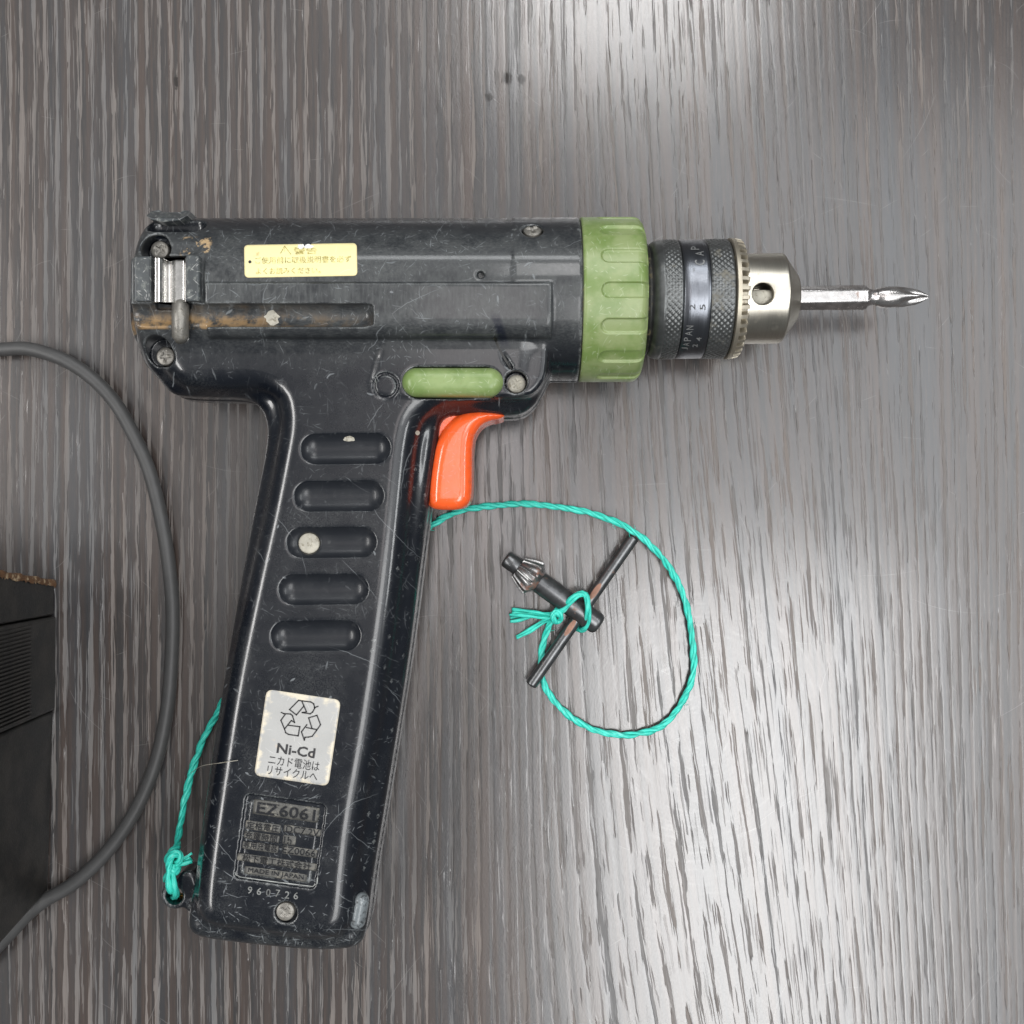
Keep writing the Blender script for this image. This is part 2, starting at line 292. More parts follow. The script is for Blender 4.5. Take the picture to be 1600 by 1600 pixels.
M = dict(
    table=mat_table(), shell=mat_shell(), bar=mat_plain('grey_plastic', (0.055, 0.062, 0.066), 0.38, dirt=(0.16, 0.17, 0.16), dirtamt=0.35, dscale=0.12, scr=0.6),
    green=mat_green('green_plastic', (0.155, 0.230, 0.068), (0.240, 0.300, 0.130)),
    button=mat_green('green_button', (0.16, 0.24, 0.075), (0.23, 0.31, 0.12)),
    orange=mat_plain('orange_plastic', (0.86, 0.110, 0.020), 0.17, var=0.05, spec=0.75, bstr=0.03, dirt=(0.40, 0.07, 0.02), dirtamt=0.06, scr=0.12),
    black_steel=mat_plain('blackened_steel', (0.045, 0.048, 0.052), 0.38, metal=0.7, dirt=(0.16, 0.14, 0.10), dirtamt=0.12, dscale=0.04),
    knurl=mat_plain('knurled_steel', (0.115, 0.12, 0.12), 0.34, metal=0.7, dirt=(0.15, 0.14, 0.11), dirtamt=0.2, dscale=0.02),
    band=mat_turned('band_steel', (0.17, 0.18, 0.20), 0.24, 1.0, 0.9, (0.10, 0.10, 0.09), 0.0),
    ring=mat_turned('ring_steel', (0.46, 0.42, 0.34), 0.38, 0.85, 0.5, (0.17, 0.10, 0.05), 0.12),
    body=mat_turned('turned_steel', (0.56, 0.53, 0.46), 0.28, 1.0, 1.3, (0.36, 0.30, 0.2), 0.06),
    chrome=mat_plain('bright_steel', (0.74, 0.73, 0.71), 0.22, metal=1.0, var=0.08, bstr=0.0), glint=mat_plain('painted_glint', (0.17, 0.19, 0.20), 0.22, dirt=(0.02, 0.022, 0.025), dirtamt=0.4, dscale=0.12), digit=mat_plain('worn_digits', (0.15, 0.155, 0.15), 0.45, var=0.35),  # includes the light grey that paints the glint at the foot
    bit=mat_plain('rusty_bit_steel', (0.50, 0.48, 0.47), 0.24, metal=0.95, dirt=(0.19, 0.075, 0.03), dirtamt=0.12, dscale=0.055, bstr=0.25),
    screw=mat_plain('dull_zinc', (0.22, 0.21, 0.19), 0.42, metal=0.55, dirt=(0.10, 0.09, 0.07), dirtamt=0.25, dscale=0.15, bstr=0.5),
    key=mat_plain('key_steel', (0.12, 0.123, 0.127), 0.30, metal=0.8, dirt=(0.20, 0.09, 0.05), dirtamt=0.0, dscale=0.04, bstr=0.12),
    gear=mat_plain('gear_steel', (0.24, 0.24, 0.24), 0.28, metal=0.85, dirt=(0.24, 0.10, 0.06), dirtamt=0.22, dscale=0.035, bstr=0.15),
    rust=mat_plain('rusty_nick', (0.26, 0.14, 0.10), 0.5, metal=0.35, dirt=(0.5, 0.38, 0.33), dirtamt=0.3, dscale=0.1, bstr=0.4),
    dark=mat_plain('dark_gap', (0.010, 0.010, 0.009), 0.5, dirt=(0.10, 0.08, 0.04), dirtamt=0.25, dscale=0.08),
    yellow=mat_paper('yellow_label', (0.80, 0.74, 0.38), (0.45, 0.28, 0.10), (0.80, 0.70, 0.38)),
    silver=mat_paper('silver_label', (0.42, 0.42, 0.41), (0.62, 0.50, 0.36), (0.66, 0.60, 0.48), 0.0, 0.33),
    ink=mat_plain('label_ink', (0.020, 0.020, 0.022), 0.45, bstr=0.0), fadedink=mat_plain('faded_ink', (0.34, 0.28, 0.07), 0.5, var=0.35, bstr=0.0, dirt=(0.80, 0.72, 0.32), dirtamt=0.55, dscale=0.13),
    mark=mat_plain('worn_lettering', (0.26, 0.27, 0.26), 0.45, var=0.35, bstr=0.2),
    emboss=mat_plain('moulded_lettering', (0.008, 0.009, 0.012), 0.30, dirt=(0.26, 0.25, 0.21), dirtamt=0.1, dscale=0.10, bstr=0.4),
    plate=mat_plain('dusty_plate', (0.075, 0.074, 0.068), 0.42, dirt=(0.18, 0.17, 0.145), dirtamt=0.35, dscale=0.09, bstr=0.5),
    white=mat_plain('paper_core', (0.80, 0.79, 0.75), 0.6, bstr=0.2), engr=mat_plain('engraved_mark', (0.20, 0.205, 0.205), 0.4, metal=0.3, bstr=0.1),
    engrdark=mat_plain('engraved_dark_mark', (0.035, 0.037, 0.04), 0.5, bstr=0.1),
    twine=mat_twine(), cable=mat_plain('grey_cable', (0.060, 0.060, 0.060), 0.48, var=0.06, bscale=0.5, bstr=0.06, spec=0.4),
    box=mat_box('black_box_plastic'), rim=mat_plain('corroded_rim', (0.13, 0.065, 0.03), 0.7, dirt=(0.50, 0.38, 0.24), dirtamt=0.3, dscale=0.08, bstr=0.8),
    brass=mat_plain('brass_lining', (0.62, 0.38, 0.10), 0.28, metal=0.8, bstr=0.2), cream=mat_plain('cream_plug', (0.40, 0.38, 0.32), 0.6, dirt=(0.18, 0.16, 0.12), dirtamt=0.3, dscale=0.12, bstr=0.5))

# ------------------------------------------------------------------ object helpers
def link_mesh(name, verts, faces, mat, parent=None, smooth=True, uv=None, mats=None, fmat=None):
    me = bpy.data.meshes.new(name)
    v = np.asarray(verts, dtype=np.float64) * S
    me.from_pydata(v.tolist() if len(v) < 60000 else [], [], faces if len(v) < 60000 else [])
    if len(v) >= 60000:
        f = np.asarray(faces, dtype=np.int32)
        me.vertices.add(len(v)); me.vertices.foreach_set('co', v.astype(np.float32).ravel())
        me.loops.add(f.size); me.loops.foreach_set('vertex_index', f.ravel())
        me.polygons.add(len(f)); me.polygons.foreach_set('loop_start', np.arange(0, f.size, f.shape[1], dtype=np.int32))
        me.polygons.foreach_set('loop_total', np.full(len(f), f.shape[1], dtype=np.int32))
        me.update(calc_edges=True)
    me.validate(); me.update()
    if uv is not None:
        l = me.uv_layers.new(name='UVMap'); vi = np.empty(len(me.loops), dtype=np.int32); me.loops.foreach_get('vertex_index', vi)
        l.data.foreach_set('uv', np.asarray(uv, dtype=np.float32)[vi].ravel())
    me.materials.append(mat)
    me.polygons.foreach_set('use_smooth', [smooth] * len(me.polygons))
    o = bpy.data.objects.new(name, me); C.objects.link(o)
    if parent is not None: o.parent = parent
    return o
def thing(name, label, cat, group=None):
    o = bpy.data.objects.new(name, None); C.objects.link(o); o['label'] = label; o['category'] = cat
    o.empty_display_size = 0.01
    if group: o['group'] = group
    return o
def auto_smooth(o, deg=35):
    me = o.data; 
    me.set_sharp_from_angle(angle=math.radians(deg))
def P(px, py, z=0.0):
    k = (H - z) / H
    return ((px - 800) * k, (800 - py) * k, z)
def P2(px, py, z): return P(px, py, z)[:2]

# ------------------------------------------------------------------ signed distance fields -> meshes
def surface_nets(d, org, h):
    s = d < 0; nx, ny, nz = d.shape
    cnt = np.zeros((nx - 1, ny - 1, nz - 1), dtype=np.int8)
    for i in (0, 1):
        for j in (0, 1):
            for k in (0, 1): cnt += s[i:nx - 1 + i, j:ny - 1 + j, k:nz - 1 + k]
    act = np.argwhere((cnt > 0) & (cnt < 8)); del cnt
    idx = np.full((nx - 1, ny - 1, nz - 1), -1, dtype=np.int32); idx[act[:, 0], act[:, 1], act[:, 2]] = np.arange(len(act))
    acc = np.zeros((len(act), 3)); num = np.zeros(len(act))
    cor = [(i, j, k) for i in (0, 1) for j in (0, 1) for k in (0, 1)]
    val = {c: d[act[:, 0] + c[0], act[:, 1] + c[1], act[:, 2] + c[2]] for c in cor}
    for a in cor:
        for ax in range(3):
            if a[ax]: continue
            b = list(a); b[ax] = 1; b = tuple(b); va, vb = val[a], val[b]; cr = (va < 0) != (vb < 0)
            t = np.where(cr, va / np.where(cr, va - vb, 1), 0)
            p = np.array(a, float)[None, :] + np.zeros((len(act), 3)); p[:, ax] += t
            acc += p * cr[:, None]; num += cr
    V = (act + acc / num[:, None]) * h + np.array(org)
    F = []
    for ax in range(3):
        sl0 = [slice(None)] * 3; sl1 = [slice(None)] * 3; sl0[ax] = slice(0, -1); sl1[ax] = slice(1, None)
        A, B = s[tuple(sl0)], s[tuple(sl1)]
        e = np.argwhere(A != B); u, v = (ax + 1) % 3, (ax + 2) % 3
        dm = np.array([nx, ny, nz]) - 1
        e = e[(e[:, u] > 0) & (e[:, v] > 0) & (e[:, u] < dm[u]) & (e[:, v] < dm[v])]
        flip = ~A[e[:, 0], e[:, 1], e[:, 2]]
        q = []
        for du, dv in ((0, 0), (1, 0), (1, 1), (0, 1)):
            c = e.copy(); c[:, u] -= 1 - du; c[:, v] -= 1 - dv
            q.append(idx[c[:, 0], c[:, 1], c[:, 2]])
        q = np.stack(q, 1); q[flip] = q[flip][:, ::-1]; F.append(q)
    F = np.concatenate(F); F = F[(F >= 0).all(1)]
    return V, F
def chaikin(p, n=2):
    p = np.array(p, float)
    for _ in range(n):
        q = np.roll(p, -1, 0); p = np.stack([p * .78 + q * .22, p * .22 + q * .78], 1).reshape(-1, 2)
    return p
def sd_poly(X, Y, p):
    X, Y = np.broadcast_arrays(X, Y); d = np.full(X.shape, 1e18); sg = np.ones(X.shape)
    for i in range(len(p)):
        a = p[i]; b = p[i - 1]; ex, ey = b - a; wx, wy = X - a[0], Y - a[1]
        t = np.clip((wx * ex + wy * ey) / (ex * ex + ey * ey + 1e-12), 0, 1)
        d = np.minimum(d, (wx - ex * t) ** 2 + (wy - ey * t) ** 2)
        c1 = Y >= a[1]; c2 = Y < b[1]; c3 = ex * wy > ey * wx
        sg = np.where((c1 & c2 & c3) | (~c1 & ~c2 & ~c3), -sg, sg)
    return (np.sqrt(d) * sg).astype(np.float32)
def ext(d2, Z, zc, h, r):
    a = d2 + r; b = np.abs(Z - zc) - h + r
    return np.minimum(np.maximum(a, b), 0) + np.sqrt(np.maximum(a, 0) ** 2 + np.maximum(b, 0) ** 2) - r
def smin(a, b, k):
    h = np.maximum(k - np.abs(a - b), 0) / k; return np.minimum(a, b) - h * h * k * .25
def smax(a, b, k): return -smin(-a, -b, k)
def seg(X, Y, Z, a, b, r):
    a = np.array(a, float); b = np.array(b, float); e = b - a; L = (e ** 2).sum() + 1e-9
    t = np.clip(((X - a[0]) * e[0] + (Y - a[1]) * e[1] + (Z - a[2]) * e[2]) / L, 0, 1)
    return np.sqrt((X - a[0] - e[0] * t) ** 2 + (Y - a[1] - e[1] * t) ** 2 + (Z - a[2] - e[2] * t) ** 2) - r
def seg2(X, Y, a, b, r):
    ex, ey = b[0] - a[0], b[1] - a[1]; L = ex * ex + ey * ey + 1e-9
    t = np.clip(((X - a[0]) * ex + (Y - a[1]) * ey) / L, 0, 1)
    return np.sqrt((X - a[0] - ex * t) ** 2 + (Y - a[1] - ey * t) ** 2) - r
def box2(X, Y, c, hw, hh, r, ang=0.0):
    ca, sa = math.cos(ang), math.sin(ang); x = (X - c[0]) * ca + (Y - c[1]) * sa; y = -(X - c[0]) * sa + (Y - c[1]) * ca
    a, b = np.abs(x) - hw + r, np.abs(y) - hh + r
    return np.minimum(np.maximum(a, b), 0) + np.sqrt(np.maximum(a, 0) ** 2 + np.maximum(b, 0) ** 2) - r
def axes(lo, hi, h):
    f = np.float32
    return [np.arange(l, u, h, dtype=f) for l, u in zip(lo, hi)]

# ------------------------------------------------------------------ the table
tb = link_mesh('table_top', [(-2600, -2600, 0), (2600, -2600, 0), (2600, 2600, 0), (-2600, 2600, 0), (-2600, -2600, -120), (2600, -2600, -120), (2600, 2600, -120), (-2600, 2600, -120)],
               [(0, 1, 2, 3), (7, 6, 5, 4), (0, 4, 5, 1), (1, 5, 6, 2), (2, 6, 7, 3), (3, 7, 4, 0)], M['table'], smooth=False)
tb['kind'] = 'structure'; tb['label'] = 'dark brown wood grain laminate table top under the drill'

# ------------------------------------------------------------------ the drill
drill = thing('cordless_drill', 'worn black pistol grip cordless drill with green collar and orange trigger lying on the table', 'drill')
ZC = 117.5; Y0 = 308.0; R0 = 117.5; ZT = ZC + 87
HS = 2.0
lo, hi = (-578, -652, -4), (112, 440, 250)
ax_ = axes(lo, hi, HS); X = ax_[0][:, None, None]; Y = ax_[1][None, :, None]; Z = ax_[2][None, None, :]
X2, Y2 = X[:, :, 0], Y[:, :, 0]
km = .9329
outA = [(214, 400), (207, 440), (204, 480), (206, 520), (238, 575), (268, 617), (300, 621), (370, 621), (398, 628), (414, 646), (420, 672), (417, 705), (404, 770), (387, 860), (346, 1095), (318, 1290), (303, 1395), (294, 1440),
        (305, 1458), (340, 1466), (480, 1481), (545, 1480), (568, 1470), (576, 1440), (583, 1375), (600, 1275), (640, 1030), (671, 820), (683, 740), (690, 690), (694, 664), (712, 655), (790, 656), (816, 654), (835, 640), (850, 612), (862, 588), (862, 440), (700, 420), (300, 380)]
A = chaikin([P2(x, y, 152 if (i < 27 or i > 38) else 92) for i, (x, y) in enumerate(outA)])
outB = [(216, 425), (212, 470), (216, 520), (245, 570), (277, 606), (330, 612), (400, 610), (430, 622), (436, 660), (425, 720), (409, 800), (386, 900), (352, 1060), (324, 1240), (306, 1370), (303, 1420), (316, 1450), (400, 1461), (480, 1471), (532, 1470),
        (556, 1440), (562, 1370), (572, 1280), (596, 1150), (616, 1020), (632, 900), (646, 760), (652, 700), (660, 660), (690, 634), (760, 630), (812, 629), (836, 612), (846, 585), (850, 500), (850, 430), (500, 420)]
B = chaikin([P2(x, y, 190) for x, y in outB])
dA = sd_poly(X2, Y2, A)[:, :, None]; dB = sd_poly(X2, Y2, B)[:, :, None]
d = smin(ext(dA, Z, ZC, 60, 24), ext(dB, Z, ZC, 87, 34), 10).astype(np.float32)
# the barrel
rr = np.sqrt((Y - Y0) ** 2 + (Z - ZC) ** 2)
def cylx(x0, x1, R, r):
    a = rr - R + r; b = np.abs(X - (x0 + x1) / 2) - (x1 - x0) / 2 + r
    return np.minimum(np.maximum(a, b), 0) + np.sqrt(np.maximum(a, 0) ** 2 + np.maximum(b, 0) ** 2) - r
d = smin(d, cylx(-522, 60, R0 - 1, 26), 14); d = np.minimum(d, cylx(0, 96, R0, 3)).astype(np.float32)
sh = chaikin([P2(x, y, 200) for x, y in [(590, 560), (610, 510), (800, 500), (858, 500), (855, 585), (842, 608), (824, 621), (640, 622), (575, 618)]])
d = smin(d, ext(sd_poly(X2, Y2, sh)[:, :, None], Z, 150, ZT + 2 - 150, 7), 6)
# flat raised panel along the barrel, its rear pad
pan = ext(box2(X2, Y2, (-180.5, 274), 234.5, 36, 3)[:, :, None], Z, 170, 70, 3)
tilt = (Z - 242) + 0.004 * np.maximum(0, 292 - Y) ** 2 + 0.02 * np.maximum(0, 258 - Y) ** 2
pan = smax(pan, tilt / 1.3, 6); d = smin(d, pan, 3)
pad = ext(box2(X2, Y2, (-472, 300), 45, 46, 8)[:, :, None], Z, 170, 67, 4); pad = smax(pad, ((Z - 238) + .004 * np.maximum(0, 300 - Y) ** 2) / 1.2, 8); d = smin(d, pad, 6)
gap = ext(box2(X2, Y2, (-420.5, 316), 3, 32, 1)[:, :, None], Z, 240, 12, 1); d = smax(d, -gap, 2)
d = (d - 1.3 * (Z < ZC)).astype(np.float32)
def carve(s, k=2.0):
    global d
    d = smax(d, -s, k).astype(np.float32)
def vcyl(px, py, zs, r, z0, z1=300):
    cx, cy = P2(px, py, zs); return np.maximum(np.sqrt((X - cx) ** 2 + (Y - cy) ** 2) - r, np.maximum(z0 - Z, Z - z1))
ZT = ZC + 87
for (px, py) in ((540, 701.5), (529.5, 775.5), (518, 848), (505.5, 921.5), (493, 994)):
    a = P(px - 46, py, ZT); b = P(px + 46, py - 1, ZT)
    carve(seg(X, Y, Z, (a[0], a[1], ZT + 17), (b[0], b[1], ZT + 17), 27.5), 1.6)
ych = 266.5
carve(seg(X, Y, Z, (-434, ych, 233), (-203, ych, 233), 15.5), 2)
carve(ext(box2(X2, Y2, (-196, ych), 8, 14, 3)[:, :, None], Z, 240, 12, 2), 2)
carve(seg(X, Y, Z, (-508, ych, 230), (-466, ych, 230), 15.5), 3)
carve(seg(X, Y, Z, (-449, 300, 234), (-452, 233, 225), 15.5), 2)
# clip pocket, screw wells, wear recess
carve(ext(box2(X2, Y2, (-463, 313), 23.5, 36, 2)[:, :, None], Z, 240, 30, 2), 2)
carve(vcyl(243, 387, 215, 20, 180), 3); carve(vcyl(252, 391, 215, 14, 176), 3)
carve(vcyl(247, 548, 200, 20, 170), 3); carve(vcyl(258, 556, 200, 14, 160), 3)
carve(seg(X, Y, Z, (*P2(268, 384, 226), 238), (*P2(300, 380, 226), 238), 20), 3)
carve(seg(X, Y, Z, (*P2(252, 356, 180), 188), (*P2(306, 356, 180), 188), 17), 3)
carve(vcyl(806, 597, ZT, 15.5, 184), 2)
cx, cy, _ = P(832, 357, 205); carve(seg(X, Y, Z, (cx, cy - 8, 190), (cx, cy + 20, 240), 15), 2)
carve(vcyl(447, 1426, ZT, 15, 194), 2)
carve(vcyl(751, 429, 233, 5, 224), 2)
carve(vcyl(483, 849, 195, 15, 188), 2)
# the cracked line between the panel and the front screw
cr = [P(768, 512, 238), P(775, 530, 234), P(781, 545, 212), P(790, 562, 206), P(798, 574, 205)]
for a, b in zip(cr[:-1], cr[1:]): carve(seg(X, Y, Z, a, b, 3.0), 1.5)
# slot round the switch, shallow plate recess, foot notch, rear slots
ba, bb = P2(655, 598, ZT), P2(758, 598, ZT)
carve(np.maximum(seg2(X2, Y2, ba, bb, 21.5)[:, :, None], 190 - Z), 2)
pc = P2(438, 1315, ZT); PA = math.radians(-8.0)
carve(np.maximum(box2(X2, Y2, pc, 56, 59, 7, PA)[:, :, None], (ZT - 3.4) - Z), 1)
carve(seg(X, Y, Z, (*P2(577, 1412, 185), 196), (*P2(570, 1446, 185), 188), 16), 2)
# lanyard eye at the foot
ex_, ey_ = P2(273, 1399, 130)
lug = smin(np.sqrt((X2 - ex_) ** 2 + (Y2 - ey_) ** 2) - 20, seg2(X2, Y2, P2(293, 1375, 130), P2(303, 1412, 130), 14), 10)[:, :, None]
d = smin(d, ext(lug, Z, 108, 26, 7), 5); carve(np.sqrt((X - ex_) ** 2 + (Y - ey_) ** 2) - 12.5 + 0 * Z, 3)
# small text field border of the switch symbol: ring groove
rc = P2(603, 603, ZT)
tor = np.sqrt((np.sqrt((X - rc[0]) ** 2 + (Y - rc[1]) ** 2) - 16.5) ** 2 + (Z - ZT - .6) ** 2) - 2.1
carve(tor, .6)
V, F = surface_nets(d, lo, HS)
# height map of the shell's upper face, used to lay labels on it
inside = d < 0; nz = d.shape[2]; top = nz - 1 - np.argmax(inside[:, :, ::-1], axis=2); anyin = inside.any(2)
ii, jj = np.indices(top.shape); tk = np.clip(top, 0, nz - 2)
va, vb = d[ii, jj, tk], d[ii, jj, tk + 1]
HM = np.where(anyin, lo[2] + HS * (tk + va / (va - vb - 1e-9)), 0.0); del d, inside, rr
def hz(x, y):
    fx, fy = (x - lo[0]) / HS, (y - lo[1]) / HS
    i, j = int(min(max(fx, 0), HM.shape[0] - 2)), int(min(max(fy, 0), HM.shape[1] - 2)); u, v = fx - i, fy - j
    return HM[i, j] * (1 - u) * (1 - v) + HM[i + 1, j] * u * (1 - v) + HM[i, j + 1] * (1 - u) * v + HM[i + 1, j + 1] * u * v
def onsurf(px, py, off=0.0, z=205.0):
    for _ in range(4):
        x, y, _z = P(px, py, z); z = hz(x, y)
    return (x, y, z + off)
shell = link_mesh('housing', V, F, M['shell'], drill)

# --- trigger
TS = 1.5; tlo, thi = (-130, -12, 60), (4, 168, 180)
a3 = axes(tlo, thi, TS); X = a3[0][:, None, None]; Y = a3[1][None, :, None]; Z = a3[2][None, None, :]; X2, Y2 = X[:, :, 0], Y[:, :, 0]
tp = [(672, 640), (760, 636), (786, 645), (790, 651), (783, 657), (766, 658), (751, 668), (742, 684), (739, 706), (738.5, 775), (732, 790), (718, 797), (680, 797), (668, 786), (664, 740)]
tq = [(696, 670), (716, 650), (745, 642), (770, 644), (790, 650), (784, 656), (764, 659), (750, 668), (741, 684), (738.5, 706), (738.5, 775), (732, 790), (718, 797), (680, 797), (671, 786), (674, 740), (682, 694)]
tA = chaikin([P2(x, y, 130) for x, y in tp]); tB = chaikin([P2(x, y, 140) for x, y in tq])
dA = sd_poly(X2, Y2, tA)[:, :, None]; dB = sd_poly(X2, Y2, tB)[:, :, None]
d = np.minimum(ext(dA, Z, ZC, 40, 3), ext(dB, Z, ZC, 55, 17))
V, F = surface_nets(d, tlo, TS); link_mesh('trigger', V, F, M['orange'], drill)

# --- green direction switch
a = P2(650, 596.5, ZT + 8); b = P2(764, 596.5, ZT + 8); slo, shi = (a[0] - 30, a[1] - 30, ZT - 30), (b[0] + 30, a[1] + 30, ZT + 24)
a3 = axes(slo, shi, 1.2); X = a3[0][:, None, None]; Y = a3[1][None, :, None]; Z = a3[2][None, None, :]; X2, Y2 = X[:, :, 0], Y[:, :, 0]
d = ext(seg2(X2, Y2, a, b, 20)[:, :, None], Z, ZT - 8, 24, 17); V, F = surface_nets(d, slo, 1.2)
link_mesh('direction_switch', V, F, M['button'], drill)

# --- surfaces of revolution round the spindle (slightly canted, as the chuck sits)
CANT = math.radians(0.72)
def spin(name, xs, rfun, nth, mat, parent, cant=True, sm=True, close=True, sharp=None):
    th = np.linspace(0, 2 * math.pi, nth, endpoint=False); xs = np.asarray(xs, float)
    XX, TT = np.meshgrid(xs, th, indexing='ij'); RR = rfun(XX, TT)
    V = np.stack([XX, Y0 + RR * np.sin(TT), ZC + RR * np.cos(TT)], -1).reshape(-1, 3)
    n = len(xs); F = []
    i = np.arange(n - 1)[:, None] * nth; j = np.arange(nth)[None, :]; jn = (j + 1) % nth
    F = np.stack([i + j, i + nth + j, i + nth + jn, i + jn], -1).reshape(-1, 4)
    if cant:
        dx = V[:, 0] - 150; V[:, 1] += dx * math.tan(CANT)
    if len(V) >= 60000: return link_mesh(name, V, F, mat, parent, sm)
    F = F.tolist()
    if close: F.append(list(range(nth - 1, -1, -1))[::-1][::-1]); F.append([(n - 1) * nth + k for k in range(nth)][::-1])
    o = link_mesh(name, V, F, mat, parent, sm)
    if sharp: auto_smooth(o, sharp)
    return o
# torque collar with rounded flutes
def lerp_prof(pts):
    xs = [p[0] for p in pts]; rs = [p[1] for p in pts]; return lambda x: np.interp(x, xs, rs)
cp = lerp_prof([(97, 112), (97.5, 116.5), (99, 117.8), (110, 118), (172, 118), (177, 117.2), (181, 115), (184.5, 111), (187, 104), (187.5, 88), (188, 84)])
def rcol(x, t):
    pit = 2 * math.pi / 15; tt = (t + math.radians(3.5) + pit / 2) % pit - pit / 2
    sx, sy = x, tt * 118
    dd = np.sqrt(np.maximum(0, 132 - x) ** 2 * (x < 132) + sy ** 2) - 10.2
    e = np.clip(0.5 - dd / 2.6, 0, 1); e = e * e * (3 - 2 * e)
    return cp(x) - 3.6 * e * (x < 186.5)
xs = np.concatenate([[97, 97.5, 98.2, 99, 102], np.arange(105, 118, 2.5), np.arange(118, 146, 0.9), np.arange(146, 170, 6), np.linspace(170, 188, 16)])
spin('torque_collar', xs, rcol, 900, M['green'], drill, cant=False)
spin('collar_gap', [88, 89, 96.9, 97.4], lambda x, t: 0 * x + np.where(x < 88.5, 100, 114.5), 96, M['dark'], drill, cant=False)
# chuck
cb = spin('chuck', np.linspace(180, 400, 8), lambda x, t: 0 * x + 24, 40, M['dark'], drill, sm=True)
spin('rear_flange', [182, 184, 190, 193.5, 195], lambda x, t: np.interp(x, [182, 184, 190, 195], [60, 74, 79, 80]), 128, M['dark'], cb)
def knurl(x, t, R, x0, x1, amp=0.75):
    u = x / 4.3; v = t * R / 4.3
    k = np.abs(np.sin(math.pi * (u + v) / 2 * 1.0)) * np.abs(np.sin(math.pi * (u - v) / 2 * 1.0))
    e = np.clip(np.minimum(x - x0, x1 - x) / 2, 0, 1)
    return R - amp + amp * 1.6 * k * e
nt = int(2 * math.pi * 85.7 / 4.3) * 2 // 2; ncirc = 4 * int(round(2 * math.pi * 85.7 / 4.3))
RK = ncirc / 4 * 4.3 / (2 * math.pi)
def rk1(x, t):
    base = np.interp(x, [195, 197, 203, 212, 217, 237, 238], [70, 78, 83.5, 85.6, RK, RK, RK - 1.5]); kk = knurl(x, t, RK, 214, 237.3)
    return np.where(x < 214, base, np.minimum(base + .3, kk))
spin('knurled_sleeve', np.concatenate([[195, 197, 200, 203, 207, 211], np.arange(213, 238.2, 1.05)]), rk1, ncirc, M['knurl'], cb)
spin('marked_band', [238, 238.2, 240, 250, 260, 270, 275, 276.4, 276.6], lambda x, t: np.interp(x, [238, 238.2, 240, 275, 276.4, 276.6], [80, 84, 85.3, 85.3, 84.2, 80]), 200, M['band'], cb)
spin('knurled_sleeve', np.concatenate([[276.8, 277], np.arange(278, 309, 1.05), [310, 311.5]]), lambda x, t: np.where(x > 309.5, np.interp(x, [309.5, 311.5], [85, 80]), np.where(x < 277.5, 84, knurl(x, t, RK, 277, 309.5))), ncirc, M['knurl'], cb)
NTOOTH = 40
def rteeth(x, t):
    ph = (t * NTOOTH / (2 * math.pi)) % 1.0; wv = np.abs(ph - 0.5) * 2          # 0 mid notch ... 1 mid tooth
    x0 = 317.5 + 4.0 * 0; notch = np.clip((0.62 - wv) * 6, 0, 1) * np.clip((x - 318.5) / 1.2, 0, 1)
    base = np.interp(x, [311, 312, 313, 318, 328.5, 330], [78, 85, 86.8, 87, 84.6, 82.5])
    return base - 13 * notch
spin('toothed_ring', [311, 312, 313, 316, 318.4, 318.9, 319.3, 319.7, 321, 324, 327, 328.5, 330, 330.2], lambda x, t: np.where(x > 330.1, 62, rteeth(x, t)), NTOOTH * 16, M['ring'], cb, sharp=40)
spin('toothed_ring_gap', [307, 309, 311.6], lambda x, t: 0 * x + 82.6, 96, M['dark'], cb)
# chuck nose with key hole, carved from a field
nlo, nhi = (322, Y0 - 72, ZC - 72), (420, Y0 + 76, ZC + 72)
a3 = axes(nlo, nhi, 1.1); X = a3[0][:, None, None]; Y = a3[1][None, :, None]; Z = a3[2][None, None, :]
yc = Y0 + (X - 150) * math.tan(CANT); r = np.sqrt((Y - yc) ** 2 + (Z - ZC) ** 2)
prof = np.interp(X, [320, 389, 391, 411, 413], [65, 65, 64.2, 37, 35])
d = np.maximum((r - prof) * 0.8, np.maximum(324 - X, X - 413)); d = smax(d, -(r - 17.5), 1.5)
hx, hy, hzz = P(1192, 459, 180); d = smax(d, -np.maximum(np.sqrt((X - hx) ** 2 + (Y - hy) ** 2) - 15.2, 140 - Z), 1.4)
V, F = surface_nets(d, nlo, 1.1); link_mesh('chuck_nose', V, F, M['body'], cb)
for k in range(3):                                                     # the jaws, one seen through the key hole
    an = math.radians(-9 + 120 * k); ya, za = math.sin(an), math.cos(an)
    vv = []; ff = []
    for i, (xx, rad) in enumerate(((326, 54), (354, 53), (372, 42), (410, 18))):
        cyy = Y0 + (xx - 150) * math.tan(CANT)
        for q in range(14):
            t = 2 * math.pi * q / 14; ox, oy = 11 * math.cos(t), 9 * math.sin(t)
            vv.append((xx, cyy + ya * (rad + oy) + za * ox, ZC + za * (rad + oy) - ya * ox))
    for i in range(3):
        for q in range(14): ff.append((i * 14 + q, i * 14 + (q + 1) % 14, i * 14 + 14 + (q + 1) % 14, i * 14 + 14 + q))
    ff.append(tuple(range(14))[::-1]); ff.append(tuple(42 + q for q in range(14)))
    link_mesh('jaw', vv, ff, M['cream'], cb)

